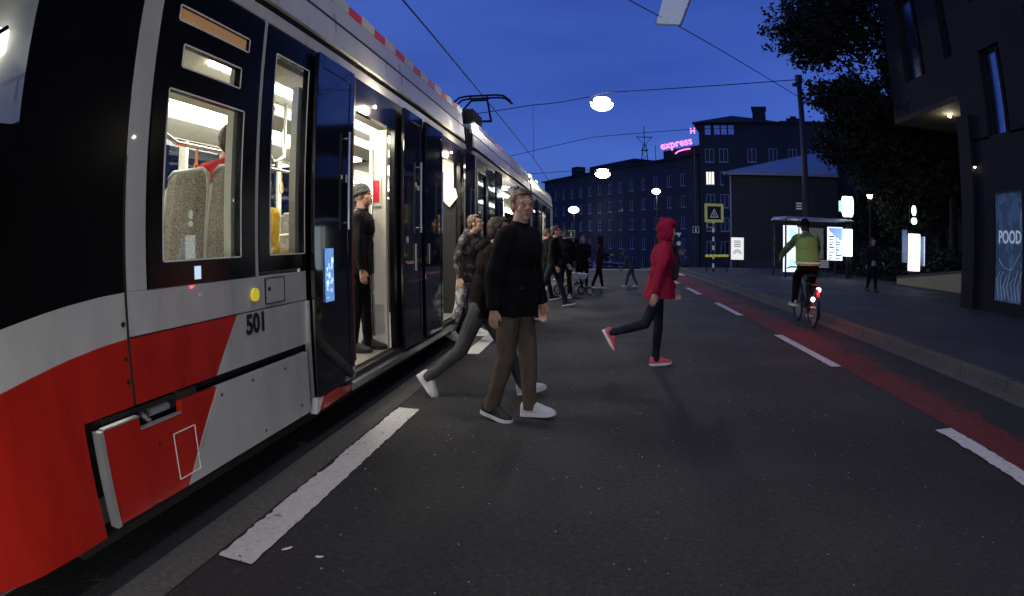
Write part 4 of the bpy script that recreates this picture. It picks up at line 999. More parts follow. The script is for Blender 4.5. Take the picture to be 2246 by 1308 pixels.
# roof gear
mb = MB(); mb.box(-3.9, -2.25, 9.75, 10.2, 3.33, 3.55); mb.build('roof_box', 'tram_grey', tram, bevel=.01)
mb = MB()
for k in range(7): mb.box(-2.24, -2.10, 10.35 + k * .13, 10.42 + k * .13, 3.34, 3.74)
mb.box(-3.9, -2.25, 10.3, 11.3, 3.33, 3.72); mb.build('resistor_bank', 'underframe', tram)
mb = MB(); mb.box(-3.8, -2.3, 2.4, 3.6, 3.325, 3.42).box(-3.8, -2.3, 5.2, 7.6, 3.325, 3.44).box(-3.8, -2.2, 12, 13.6, 3.33, 3.5).box(-3.8, -2.2, 19.5, 23.5, 3.33, 3.55); mb.build('roof_box', 'tram_grey', tram, bevel=.01)
MB().ell((-1.99, 9.98, 3.33), (.05, .22, .05), 12).build('roof_glint', 'totem_white', tram, smooth=True)  # these glowing ellipsoids stand in for lamp reflections on the roof
mb = MB(); mb.ell((-2.02, 18.7, 3.44), (.05, .32, .05), 10).ell((-2.02, 20.6, 3.44), (.05, .35, .05), 10); mb.build('roof_glint', 'totem_white', tram, smooth=True)
# pantograph
pg = MB(); hy = 16.2; hz = 5.36
pg.tube([(-3.75, hy, hz - .16), (-3.6, hy, hz - .03), (-3.4, hy, hz), (-2.6, hy, hz), (-2.4, hy, hz - .03), (-2.2, hy, hz - .20)], .028, 8)
pg.tube([(-3.75, hy - .35, hz - .17), (-3.6, hy - .35, hz - .04), (-3.4, hy - .35, hz - .01), (-2.6, hy - .35, hz - .01), (-2.4, hy - .35, hz - .04), (-2.2, hy - .35, hz - .2)], .028, 8)
for x in (-3.3, -2.85): pg.tube([(x, hy - .17, hz - .10), (x, hy, hz)], .02, 6).tube([(x, hy - .17, hz - .10), (x, hy - .35, hz)], .02, 6)
pg.tube([(-3.3, hy - .17, hz - .1), (-2.85, hy - .17, hz - .1)], .03, 6)
for s_ in (-1, 1): pg.tube([(-3.08 + s_ * .22, hy - .17, hz - .1), (-3.08 + s_ * .5, 15.0, 4.45)], .03, 8)
pg.tube([(-3.6, 15.0, 4.45), (-2.56, 15.0, 4.45)], .03, 8)
pg.tube([(-3.08, 15.0, 4.45), (-3.08, 16.4, 3.42)], .05, 8).box(-3.6, -2.5, 16.0, 16.9, 3.33, 3.42)
pg.build('pantograph', 'iron', tram)
# underside, floor, ceiling
mb = MB(); mb.box(XF + .05, TX - .10, 1.5, 9.0, .12, .24).box(XF + .05, TX - .10, 9.62, 18, .12, .3).box(XF + .05, TX - .1, 18.5, 27.2, .12, .3); mb.build('underframe', 'underframe', tram)
mb = MB(); mb.box(XF + .06, TX - .052, 1.3, 9.0, .25, .37).box(XF + .06, TX - .052, 9.62, 18.05, .31, .37).box(XF + .06, TX - .052, 18.45, 27.2, .31, .37).box(XF + .3, TX - .3, 9.0, 9.62, .33, .37); mb.build('cabin_floor', 'cabin_floor', tram)
mb = MB(); mb.box(XF + .06, TX - .058, 1.0, 9.0, 2.72, 2.78).box(XF + .06, TX - .058, 9.62, 18.05, 2.72, 2.78).box(XF + .06, TX - .058, 18.45, 27.2, 2.72, 2.78)
mb.loft([[(XF + .06, y, 2.56), (XF + .35, y, 2.66), (XF + .35, y, 2.715), (XF + .06, y, 2.715)] for y in (1.6, 9.0)]).loft([[(TX - .45, y, 2.66), (TX - .12, y, 2.61), (TX - .12, y, 2.715), (TX - .45, y, 2.715)] for y in (1.6, 9.0)])
mb.build('cabin_ceiling', 'cabin_ceiling', tram)
mat('cab_light', (1, 1, 1), .5, emit=(1, .98, .9), estr=2.2)
for y0, y1 in ((2.05, 8.7), (10, 17.6), (18.8, 26.8)):
    MB().box(-3.72, -3.50, y0, y1, 2.655, 2.70).build('ceiling_light', 'tram_lamp', tram)
    if y0 > 2: MB().box(-2.62, -2.52, y0 + 1.4, y1, 2.69, 2.715).build('ceiling_light', 'tram_lamp', tram)
MB().box(-3.25, -2.85, 2.1, 8.9, 2.60, 2.71).build('ceiling_duct', 'cabin_ceiling', tram)
for y in (5.05, 8.0, 13.5):
    dl = MB().disc((-2.22, y, 2.60), .07, 'z', .03, 18).build('door_lamp', 'tram_lamp', tram); point((-2.16, y, 2.50), 12, (1, .88, .68), .06, dl)
for y in (5.05, 8.0, 13.4):  # lamps added over the doors to warm the road and walkers
    xl = MB().box(TX + .003, TX + .02, y - .02, y + .02, 2.60, 2.62).build('added_step_lamp', 'cab_light', tram); point((TX + .10, y, 2.58), 24, (1, .84, .58), .04, xl)
# cream lining at the right of the first doorway, red notice box, driver partition
MB().box(-2.17, -1.995, 5.60, 5.655, .37, 2.5).build('door_pillar', 'cream_wall', tram)
MB().box(-2.155, -2.02, 5.594, 5.598, .52, .80).build('door_pillar_kick_plate', 'seat_rim', tram)
MB().box(-3.3, -2.6, 6.9, 6.94, .9, 1.5).build('seat_screen', 'cream_wall', tram)
rb = MB().box(-2.130, -2.040, 5.580, 5.598, 1.75, 2.04).build('notice_box', 'white_trim', tram); MB().box(-2.118, -2.052, 5.574, 5.579, 1.79, 2.00).build('notice', 'red_box', rb)
MB().box(-2.62, -2.05, 9.02, 9.06, .37, 2.6).build('partition', 'dark_gap', tram)
MB().box(-2.24, -2.03, 8.60, 8.63, 2.04, 2.60).build('partition', 'cream_wall', tram)
MB().loft([[(-2.22, y_, 2.03), (-2.06, y_, 2.20), (-1.99, y_, 2.16), (-1.96, y_, 2.04), (-2.08, y_, 1.90)] for y_ in (8.57, 8.59)]).build('door_guard', 'cream_wall', tram)
MB().box(-4.1, -2.0, 8.62, 8.66, .37, 2.02).build('partition', 'dark_gap', tram)  # dark sheet added to black out the lit cabin behind the crowd
MB().box(-4.15, -2.1, 1.50, 1.53, .37, 1.95).build('cab_partition', 'dark_gap', tram)
MB().box(-4.15, -2.0, 1.54, 1.57, .37, 2.70).build('cab_partition', 'cabin_ceiling', tram)
MB().box(-2.80, -2.52, 1.44, 1.535, 2.33, 2.45).build('cab_lamp', 'cab_light', tram)
MB().tube([(-2.3, 1.30, 2.30), (-2.3, 1.30, 2.2)], .012, 6).tube([(-2.45, 1.30, 2.30), (-2.15, 1.30, 2.30)], .010, 6).build('sun_blind', 'iron', tram)
MB().box(-2.05, -2.0, 2.93, 3.0, 1.3, 2.6).build('window_post', 'cream_wall', tram)
MB().box(-2.05, -2.0, 3.0, 3.26, 1.3, 2.6).box(-2.05, -2.0, 3.738, 4.5, 1.3, 2.5).build('window_post', 'cream_wall', tram)
MB().box(-2.05, -2.0, 2.0, 3.77, .38, 1.30).build('side_lining', 'cream_wall', tram)
# grab rails and straps
gr_ = MB()
gr_.tube([(-2.75, 3.05, .38), (-2.75, 3.05, 2.7)], .018, 10).tube([(-2.75, 3.05, 2.20), (-2.75, 3.3, 2.12), (-2.75, 4.7, 2.12), (-2.75, 4.9, 2.2), (-2.75, 4.9, 2.7)], .017, 10)
gr_.tube([(-2.35, 4.62, .38), (-2.35, 4.62, 2.3), (-2.5, 4.65, 2.5)], .017, 10).tube([(-3.45, 4.9, 2.24), (-3.45, 8.4, 2.24)], .017, 8).tube([(-2.6, 5.5, .38), (-2.6, 5.5, 2.6)], .017, 10)
gr_.tube([(-2.13, 3.55, 2.40), (-2.3, 3.9, 2.42), (-2.6, 4.3, 2.22), (-2.75, 4.7, 2.12)], .017, 10).tube([(-2.12, 5.56, .5), (-2.12, 5.56, 2.3)], .014, 8)
gr_.tube([(-2.35, 5.4, .95), (-2.18, 5.56, .80)], .016, 8).tube([(-2.2, 12.4, .4), (-2.2, 12.4, 2.5)], .02, 8).tube([(-2.2, 14.6, .4), (-2.2, 14.6, 2.5)], .02, 8).tube([(-2.3, 8.5, .4), (-2.3, 8.5, 2.4)], .018, 8)
gr_.build('grab_rail', 'pole_metal', tram, smooth=True)
def strap(x, y, zt):
    mb = MB(); mb.box(x - .003, x + .003, y - .013, y + .013, zt - .1, zt)
    o = mb.build('hand_strap', 'strap_orange', tram)
    pts = [(x, y + .040 * math.sin(t) * (1 - .35 * math.cos(t)), zt - .175 + .075 * math.cos(t)) for t in [2 * math.pi * k / 16 for k in range(17)]]
    MB().tube(pts, .0075, 6, cap=False).build('loop', 'strap_orange', o)
for x, y, z in ((-2.75, 3.55, 2.10), (-3.45, 6.1, 2.235), (-3.45, 6.42, 2.235), (-3.45, 7.0, 2.235), (-2.75, 4.3, 2.10), (-3.45, 5.3, 2.235)): strap(x, y, z)
# seats: backs face the front of the tram
def seat(x, y, dz=0):
    W_ = .215
    bk = MB(); rows_ = []
    for z, w_, dy in ((.80, .19, 0), (.95, .198, .012), (1.15, .198, .03), (1.35, .195, .05), (1.50, .192, .07), (1.68, .186, .085), (1.755, .172, .09), (1.785, .14, .092)):
        rows_.append([(x - w_, y + dy - .03, z), (x - w_ * .5, y + dy - .055, z), (x, y + dy - .06, z), (x + w_ * .5, y + dy - .055, z), (x + w_, y + dy - .03, z), (x + w_, y + dy + .02, z), (x - w_, y + dy + .02, z)])
    bk.loft(rows_); o = bk.build('seat', 'seat_fabric', tram, smooth=False, bevel=.006)
    fr = MB(); edge = [(x - r_[0] - .006, y + r_[2] - .022, r_[1]) for r_ in ((.19, .80, 0), (.198, .95, .012), (.198, 1.15, .03), (.195, 1.35, .05), (.192, 1.5, .07), (.188, 1.68, .085), (.172, 1.765, .09), (.13, 1.80, .092))]
    edge += [(2 * x - p[0], p[1], p[2]) for p in edge[::-1]]; fr.tube(edge, .016, 8); ro_ = fr.build('rim', 'seat_rim', o, smooth=True)
    o.location.z = dz
    MB().box(x - .21, x + .21, y - .42, y - .02, .76, .84).build('cushion', 'seat_fabric', o, bevel=.02)
    MB().box(x - .18, x + .18, y + .075, y + .14, .8, 1.30).build('shell', 'cream_wall', o, bevel=.01)
    MB().box(x - .1, x + .1, y - .3, y - .1, .37, .755).build('pedestal', 'underframe', o)
for x in (-2.25, -2.665):
    seat(x, 3.28, .12)
seat(-3.75, 5.6); seat(-3.75, 6.9)
# yellow-framed seat back rail by the second window
MB().tube([(-2.72, 4.45, 1.1), (-2.72, 4.45, 1.42), (-2.68, 4.45, 1.47), (-2.42, 4.45, 1.47), (-2.38, 4.45, 1.42), (-2.38, 4.45, 1.1)], .017, 8).build('grab_rail', 'white_trim', tram, smooth=True)
MB().box(-2.70, -2.40, 4.44, 4.47, 1.05, 1.36).build('low_partition', 'cream_wall', tram)
MB().box(-4.12, -4.02, 5.0, 5.04, 1.3, 2.5).build('window_post', 'cream_wall', tram)
# leaflet holder behind the lower corner of the first window
MB().box(-2.0, -1.992, 2.44, 2.49, 1.34, 1.39).build('sticker', 'white_trim', tram)
# ================================================================== PEOPLE
def limb(mb, pts, rs, n=12):
    for (a, b), (ra, rb) in zip(zip(pts, pts[1:]), zip(rs, rs[1:])): mb.cap(a, ra, b, rb, n=n)
def shoe_rings(L, W_, H, top=True, sole=False):
    rg = []
    for t, w_, h in ((0, .55, .72), (.06, .82, .95), (.2, .92, 1.08), (.38, .84, 1.08), (.55, .92, .82), (.72, 1.0, .56), (.88, .86, .42), (.97, .5, .28), (1.0, .22, .18)):
        w2 = w_ * W_ / 2; hh = .028 if sole else h * H; y = (t - .27) * L
        z0 = 0 if sole else .024
        if sole: w2 *= 1.07; toe = .012 * max(0, (t - .8) / .2); z0 += toe; hh += toe * .6; rg.append([(-w2, y, z0), (w2, y, z0), (w2 * 1.03, y, hh), (-w2 * 1.03, y, hh)])
        else: rg.append([(-w2, y, z0), (w2, y, z0), (w2 * 1.02, y, z0 + hh * .35), (w2 * .75, y, z0 + hh * .8), (w2 * .25, y, z0 + hh), (-w2 * .25, y, z0 + hh), (-w2 * .75, y, z0 + hh * .8), (-w2 * 1.02, y, z0 + hh * .35)])
    return rg
def place_split(name, mb, m, T, parent):
    out = None
    for g in mb.pieces():
        me = mb.sub(g).mesh(name, m); me.transform(T); me.polygons.foreach_set('use_smooth', [True] * len(me.polygons)); out = place(name, me, parent)
    return out
def person(name_label, loc, heading, H, legs, arms, top, bottom, shoes, hair='hair_brown', lean=5, head=(0, 0), vox=.009, coat_len=.08, hood=None, hat=None, seed=1,
           feet=(0, 0), twist=0, collar=True, extras=None, cat='person', z_on=None, sole='sole_white', flare=0, group=None, hips_w=1, bulk=1.0, hands=True):
    """legs: ((hip fwd, knee bend, out) left, right); arms: ((shoulder fwd, out, elbow bend) left, right) in degrees. Local +Y is where the person faces."""
    s = H / 1.78; root = empty('person', loc, heading, label=name_label, cat=cat, group=group)
    V3 = Vector; hip = V3((0, 0, .93)); lr = R(lean)
    up = V3((0, math.sin(lr), math.cos(lr))); fw = V3((0, math.cos(lr), -math.sin(lr)))
    chest = hip + up * .36; neck = hip + up * .53; 
    tw = R(twist); rt = V3((math.cos(tw), math.sin(tw), 0)); sh = {-1: neck - rt * .19 - up * .045, 1: neck + rt * .19 - up * .045}
    hd = neck + up * .155 + V3((0, .02, .01))
    J = {}
    lows = []
    for i, sd in enumerate((-1, 1)):
        a, k, out = [R(q) for q in legs[i]]
        h0 = hip + V3((sd * .088, 0, -.02)); kn = h0 + V3((sd * math.sin(out) * .42, math.sin(a) * .42, -math.cos(a) * .42))
        an = kn + V3((sd * math.sin(out) * .40, math.sin(a - k) * .41, -math.cos(a - k) * .41)); fp = R(feet[i])
        J[sd] = (h0, kn, an, fp); fd = V3((0, math.cos(fp), -math.sin(fp))); fu = V3((0, math.sin(fp), math.cos(fp)))
        lows.append(min((an - fu * .085 + fd * .17).z, (an - fu * .085 - fd * .06).z))
    drop = V3((0, 0, -min(lows))); sc_ = Matrix.Scale(s, 4) @ Matrix.Translation(drop)
    A = {}
    for i, sd in enumerate((-1, 1)):
        a, out, e = [R(q) for q in arms[i][:3]]; s0 = sh[sd]
        d = V3((sd * math.sin(out) , math.sin(a) * math.cos(out), -math.cos(a) * math.cos(out))); el = s0 + d * .29
        inn = R(arms[i][3]) if len(arms[i]) > 3 else 0
        d2 = V3((d.x * .5 - sd * math.sin(inn), math.sin(a + e) , -math.cos(a + e))).normalized(); wr = el + d2 * .25; A[sd] = (s0, el, wr, d2)
    hy, hp = R(head[0]), R(head[1]); Hm = Matrix.Translation(hd) @ Matrix.Rotation(hy, 4, 'Z') @ Matrix.Rotation(-hp, 4, 'X')
    # ---------- body: one continuous skin
    b = MB(); n = 12
    b.ell(hip, (.145, .10, .12)); b.ell(hip + up * .2, (.13, .09, .16)); b.ell(chest, (.155, .105, .19)); b.cap(sh[-1] + rt * .03, .05, sh[1] - rt * .03, .05)
    b.cap(neck - up * .05, .062, hd - up * .03, .052)
    for sd in (-1, 1):
        h0, kn, an, fp = J[sd]; limb(b, [h0, kn, an], [.078, .052, .036]); fd = V3((0, math.cos(fp), -math.sin(fp))); fu = V3((0, math.sin(fp), math.cos(fp))); b.cap(an, .034, an + fd * .06 - fu * .045, .020)
        s0, el, wr, d2 = A[sd]; limb(b, [s0, el, wr], [.045, .036, .026])
        if hands:
            side = d2.cross(V3((0, 1, 0))); side = side.normalized() if side.length > .1 else V3((1, 0, 0)); nrm = side.cross(d2).normalized()
            # palm faces the body: thickness along x, breadth along the walking direction
            brd = nrm if abs(nrm.y) > abs(side.y) else side; brd = V3((0, 1, 0)) - d2 * d2.y; brd = brd.normalized() if brd.length > .2 else side; cur = d2.cross(brd).normalized() * (1 if d2.cross(brd).x * sd < 0 else -1)
            pc = wr + d2 * .05; b.cap(wr, .024, wr + d2 * .03, .026)
            for q in (-.024, -.008, .008, .024): b.cap(wr + d2 * .02 + brd * q * .6, .015, wr + d2 * .088 + brd * q, .013)
            for q, ln in ((-.031, .060), (-.010, .074), (.011, .078), (.031, .070)):
                p0 = wr + d2 * .09 + brd * q; p1 = p0 + d2 * ln * .42 + cur * .006; p2 = p1 + d2 * ln * .3 + cur * .016; p3 = p2 + d2 * ln * .16 + cur * .02
                limb(b, [p0, p1, p2, p3], [.0095, .0088, .008, .0072], 8)
            p0 = wr + d2 * .03 + brd * .026; limb(b, [p0, p0 + d2 * .035 + brd * .022 + cur * .01, p0 + d2 * .062 + brd * .026 + cur * .018], [.013, .0105, .009], 8)
    def he(c, r, T=None): b.ell(Hm @ V3(c), r, 16, T=(Matrix.Rotation(hy, 3, 'Z') @ Matrix.Rotation(-hp, 3, 'X')))
    he((0, -.012, .040), (.074, .094, .090)); he((0, .025, -.045), (.054, .062, .062)); he((0, .060, -.088), (.026, .024, .020)); he((0, .070, .035), (.050, .022, .022))
    he((0, .082, .018), (.046, .014, .008)); he((-.034, .052, -.024), (.026, .024, .026)); he((.034, .052, -.024), (.026, .024, .026)); he((0, .074, -.056), (.024, .014, .018)); he((0, .066, -.030), (.030, .022, .040))
    b.cap(Hm @ V3((0, .086, .012)), .008, Hm @ V3((0, .106, -.020)), .0125); he((-.013, .092, -.026), (.008, .010, .007)); he((.013, .092, -.026), (.008, .010, .007))
    for e_ in (-1, 1): he((e_ * .077, -.005, -.002), (.010, .018, .030))
    b.cap(Hm @ V3((0, -.03, -.06)), .055, neck, .058)
    me = remesh(b, vox, 'skin', 2); me.transform(sc_); place('body', me, root)
    # eyes and mouth
    ey = MB(); ir = MB()
    for e_ in (-1, 1):
        ey.ell(Hm @ V3((e_ * .030, .0745, .004)), (.0115, .0085, .0052), 10); ir.ell(Hm @ V3((e_ * .030, .0822, .004)), (.0054, .0028, .0056), 8)
    place_split('eye', ey, 'eye_white', sc_, root); place_split('iris', ir, 'iris', sc_, root)
    mo = MB(); mo.ell(Hm @ V3((0, .0870, -.0545)), (.026, .0058, .0030), 12).ell(Hm @ V3((0, .0862, -.0610)), (.022, .0062, .0040), 12); place_split('lips', mo, 'lips', sc_, root)
    br = MB()
    for e_ in (-1, 1): br.ell(Hm @ V3((e_ * .030, .0895, .0235)), (.016, .0045, .0032), 10)
    place_split('eyebrow', br, 'hair_brown', sc_, root)
    Hr = Matrix.Rotation(hy, 3, 'Z') @ Matrix.Rotation(-hp, 3, 'X')
    if hair:
        h_ = MB(); 
        for c, r in (((0, -.028, .060), (.082, .090, .086)), ((0, -.062, .01), (.076, .056, .082)), ((0, .035, .102), (.056, .048, .034)), ((-.055, -.012, .05), (.030, .050, .050)), ((.055, -.012, .05), (.030, .050, .050)), ((.02, .058, .098), (.034, .026, .020)), ((-.02, .054, .100), (.034, .026, .020))):
            h_.ell(Hm @ V3(c), r, 14, T=Hr)
        me = remesh(h_, vox, 'hair_brown' if hair is True else hair, 1, fold=.008, fscale=28, stretch=(1, .5, 1), seed=seed); me.transform(sc_); place('hair', me, root)
    if hat:
        h_ = MB(); h_.ell(Hm @ V3((0, -.018, .068)), (.090, .106, .088), 16, T=Hr); h_.tube([Hm @ V3((0, -.010, .022)), Hm @ V3((0, -.012, .055))], .098, 20); h_.tube([Hm @ V3((0, -.010, .020)), Hm @ V3((0, -.011, .048))], .104, 20)
        me = remesh(h_, vox, hat, 2, fold=.003, fscale=22, seed=seed); me.transform(sc_); place('hat', me, root)
    # ---------- upper garment
    j = MB(); B = bulk
    j.ell(chest + up * .01, (.185 * B, .132 * B, .20), 18); j.ell(hip + up * .17, (.170 * B, .125 * B, .20), 18); j.cap(sh[-1] + rt * .035, .070, sh[1] - rt * .035, .070)
    for sd in (-1, 1): j.cap(neck - up * .01 + rt * sd * .03, .062, sh[sd] - rt * sd * .02 + up * .006, .064)
    j.cap(neck - up * .08, .11, neck + up * .005, .068)
    r0 = .165 * B; hem = hip - V3((0, 0, coat_len))
    rg = []
    for t in (0, .33, .66, 1):
        c = (hip + up * .16).lerp(hem, t); rr = r0 * (1 + .04 * t + flare * t); rg.append([c + V3((math.cos(q) * rr, math.sin(q) * rr * .74, 0)) for q in [2 * math.pi * k / 20 for k in range(20)]])
    j.loft(rg)
    for sd in (-1, 1):
        s0, el, wr, d2 = A[sd]; limb(j, [s0 - up * .012, el], [.066 * (.5 + B * .5), .058 * B]); j.cap(el, .058 * B, wr - d2 * .03, .044 * B); j.tube([wr - d2 * .04, wr + d2 * .012], .043 * B, 14)
    if collar: j.tube([neck - up * .03, neck + up * .052 + fw * .004], .078, 18, r2=.074)
    if hood == 'down': j.ell(neck - fw * .085 + up * .01, (.12, .07, .07), 14)
    if hood == 'up':
        for c, r in (((0, -.032, .050), (.106, .112, .112)), ((0, -.035, -.045), (.098, .095, .10)), ((0, .0, .105), (.088, .098, .062)), ((-.078, .012, .0), (.030, .062, .10)), ((.078, .012, .0), (.030, .062, .10)), ((0, -.06, .14), (.06, .06, .04)), ((0, .03, -.125), (.075, .06, .035))):
            j.ell(Hm @ V3(c), r, 16, T=Hr)
    me = remesh(j, max(vox, .009), top, 3, fold=.009 * (1.5 if vox < .011 else .6), fscale=7, stretch=(1.1, 1.1, .55), seed=seed); me.transform(sc_); jo = place('coat' if coat_len > .12 else 'jacket', me, root)
    # ---------- trousers
    t_ = MB(); t_.ell(hip, (.158 * hips_w, .118, .12), 16)
    for sd in (-1, 1):
        h0, kn, an, fp = J[sd]; limb(t_, [h0, kn], [.092 * hips_w, .068 * hips_w]); t_.cap(kn, .068 * hips_w, kn.lerp(an, .85), .053 * hips_w); t_.tube([kn.lerp(an, .8), kn.lerp(an, 1.09)], .054 * hips_w, 14, r2=.060 * hips_w)
    me = remesh(t_, max(vox, .009), bottom, 4, fold=.0055, fscale=9, stretch=(1.3, 1.3, .75), seed=seed + 3); me.transform(sc_); place('trousers', me, root)
    # ---------- shoes
    for sd in (-1, 1):
        h0, kn, an, fp = J[sd]; T = Matrix.Translation(an) @ Matrix.Rotation(-fp, 4, 'X') @ Matrix.Rotation(-sd * .12, 4, 'Z') @ Matrix.Translation((0, 0, -.088))
        shm = shoes if isinstance(shoes, str) else shoes[sd > 0]; u = MB(); u.loft(shoe_rings(.285, .10, .095)); u.ell((0, -.005, .085), (.044, .055, .035), 12)
        m1 = u.mesh('shoe', shm); m1.transform(sc_ @ T); so_ = place('shoe', m1, root, bevel=.006); m1.polygons.foreach_set('use_smooth', [True] * len(m1.polygons))
        u = MB(); u.loft(shoe_rings(.29, .104, .03, sole=True)); m1 = u.mesh('sole', sole); m1.transform(sc_ @ T); place('sole', m1, so_)
        u = MB()
        for q in range(4): u.tube([(-.022, .045 + q * .022, .098 - q * .010), (.022, .050 + q * .022, .098 - q * .010)], .004, 5)
        m1 = u.mesh('laces', 'sole_white' if shoes != 'shoe_white' else 'shoe_grey'); m1.transform(sc_ @ T); place('laces', m1, so_)
    root['_s'] = s
    if extras: extras(root, sc_, dict(hip=hip, up=up, fw=fw, chest=chest, neck=neck, A=A, J=J, Hm=Hm, rt=rt))
    del root['_s']
    return root
F = lambda d: R(d)                     # heading: 0 = away down the street (+Y); -90 = to the right (+X)
def zipper(root, sc_, K):
    mb = MB(); p = [K['neck'] + K['fw'] * .085 - K['up'] * .02, K['chest'] + K['fw'] * .150, K['hip'] + K['up'] * .1 + K['fw'] * .140, K['hip'] - Vector((0, 0, .04)) + K['fw'] * .135]
    mb.tube(p, .006, 6); me = mb.mesh('zip', 'rubber'); me.transform(sc_); place('zip', me, root)
    mb = MB()
    for sd in (-1, 1): c = K['hip'] + K['up'] * .10 + K['rt'] * sd * .10 + K['fw'] * .120; mb.box(c.x - .045, c.x + .045, c.y - .006, c.y + .012, c.z - .006, c.z + .006)
    place_split('pocket_flap', mb, 'rubber', sc_, root)
# main man
person('foremost walking man in black jacket and olive brown trousers, face turned towards the street', (-.62, 4.66, 0), F(-112), 1.80, ((8, 6, 1), (-4, 14, 1)), ((-2, 12, 14), (-12, 11, 12)), 'jacket_black', 'olive_trousers', ('shoe_white', 'shoe_black'),
       hair='hair_fair', lean=4, head=(-38, 0), vox=.0062, coat_len=.125, seed=2, feet=(-4, 10), extras=zipper, bulk=1.30, hips_w=1.08)
# trailing walker
person('brown haired walker in grey trousers and white shoes, half hidden behind the man in black', (-1.02, 5.36, 0), F(-92), 1.72, ((30, 6, 1), (-24, 26, 1)), ((-22, 8, 20), (22, 8, 30)), 'brown_coat', 'grey_trousers', 'shoe_white',
       lean=14, head=(8, -8), vox=.008, coat_len=.10, seed=5, feet=(-12, 52), hood='down')
# person in camouflage stepping down
def bag(root, sc_, K):
    mb = MB(); c = K['A'][1][2] + Vector((0, 0, -.2)); mb.loft([[c + Vector((x, y_, z)) for x, y_ in ((-.05 * w_, -.16 * w_), (.05 * w_, -.16 * w_), (.05 * w_, .16 * w_), (-.05 * w_, .16 * w_))] for z, w_ in ((-.16, .9), (-.1, 1.05), (.05, 1.0), (.12, .8))])
    me = mb.mesh('bag', 'light_camo'); me.transform(sc_); return me
person('person in dark camouflage jacket and light patterned trousers stepping off at the second tram door', (-1.77, 8.3, .03), F(-118), 1.76, ((26, 40, 2), (-8, 12, 2)), ((20, 10, 60), (-15, 12, 30)), 'camo_cloth', 'light_camo', 'shoe_white',
       hair='hair_fair', lean=12, head=(20, -14), vox=.010, coat_len=.12, hood='down', seed=7, feet=(-4, 14))
person('person in black jacket and dark jeans walking between the foremost man and the stroller', (-.95, 13.3, 0), F(-100), 1.80, ((20, 4, 1), (-22, 20, 1)), ((10, 6, 30), (-5, 6, 30)), 'black_cloth', 'dark_jeans', 'shoe_black', hair='hair_brown', lean=6, vox=.013, seed=9, feet=(-10, 30), hood='down', head=(10, -10))
person('figure in long dark coat standing right behind the stroller', (-.38, 18.6, 0), F(170), 1.62, ((4, 0, 1), (-4, 4, 1)), ((20, 8, 40), (20, 8, 40)), 'black_cloth', 'black_cloth', 'shoe_black', hair='hair_brown', vox=.016, coat_len=.35, seed=10, sole='rubber')
person('hooded figure in dark jacket with grey shoes, next to the long coat behind the stroller', (.08, 18.7, 0), F(-80), 1.60, ((10, 2, 1), (-12, 10, 1)), ((25, 8, 60), (10, 8, 40)), 'charcoal', 'black_cloth', 'shoe_grey', hair='hair_brown', vox=.016, coat_len=.12, seed=11, hood='up')
person('hunched person in slate grey jacket and white shoes, half hidden behind the red coated runner', (1.12, 19.4, 0), F(80), 1.25, ((22, 10, 1), (-10, 15, 1)), ((10, 8, 20), (20, 8, 20)), 'slate', 'slate', 'shoe_white', hair='hair_brown', lean=28, vox=.016, seed=12, hood='up')
person('person in dark coat facing the tram, just beyond the person in camouflage', (-1.30, 10.9, 0), F(70), 1.74, ((8, 4, 1), (-8, 8, 1)), ((8, 8, 20), (-8, 8, 20)), 'charcoal', 'dark_jeans', 'shoe_black', hair='hair_brown', lean=4, vox=.013, seed=31, hood='down', coat_len=.2)
person('fair haired person in black jacket walking between the dark jeans and the tram side', (-1.25, 14.6, 0), F(-70), 1.76, ((18, 4, 1), (-18, 18, 1)), ((10, 8, 30), (-8, 8, 20)), 'jacket_black', 'charcoal', 'shoe_black', hair='hair_fair', lean=6, vox=.013, seed=32, feet=(-8, 25))
person('bulky figure with backpack standing between the jeans wearer and the stroller', (-.78, 15.4, 0), F(10), 1.72, ((6, 2, 1), (-6, 6, 1)), ((10, 10, 40), (10, 10, 40)), 'black_cloth', 'black_cloth', 'shoe_grey', hair='hair_brown', lean=4, vox=.014, seed=33, bulk=1.25, hood='down')
person('short figure in dark hooded coat at the very end of the tram queue', (-.62, 20.4, 0), F(100), 1.55, ((6, 2, 1), (-10, 8, 1)), ((10, 8, 30), (0, 8, 30)), 'charcoal', 'black_cloth', 'shoe_black', hair='hair_brown', vox=.016, seed=34, hood='up', coat_len=.25, sole='rubber')
cloth('lime_sleeve', (.13, .20, .07))
# girl in red
def scarf(root, sc_, K):
    mb = MB(); c = K['neck']; limb(mb, [c + K['fw'] * .07 + Vector((-.09, 0, .0)), c + K['fw'] * .12, c + K['fw'] * .07 + Vector((.09, 0, 0))], [.045, .05, .045]); limb(mb, [c + K['fw'] * .12, K['chest'] + K['fw'] * .16, K['chest'] - K['up'] * .18 + K['fw'] * .17], [.05, .06, .05])
    me = remesh(mb, .012, 'scarf_dark', 2, fold=.006, fscale=14); me.transform(sc_); place('scarf', me, root)
    mb = MB(); a = K['neck'] + K['rt'] * .10; b_ = K['hip'] - K['rt'] * .17 + K['up'] * .05
    mb.tube([a + K['fw'] * .10, K['chest'] + K['fw'] * .17, b_ + K['fw'] * .08], .012, 6); me = mb.mesh('strap', 'scarf_dark'); me.transform(sc_); place('bag_strap', me, root)
person('running person in red hooded coat and pink trainers, one foot kicked up behind', (.70, 6.80, 0), F(-84), 1.65, ((3, 6, 1), (-26, 50, 1)), ((14, 16, 16), (-24, 20, 10)), 'red_coat', 'navy_leggings', 'shoe_pink',
       hair=None, lean=7, head=(-14, 4), vox=.0075, coat_len=.09, hood='up', seed=14, feet=(-2, 62), flare=.40, extras=scarf, hips_w=.9, bulk=1.14)
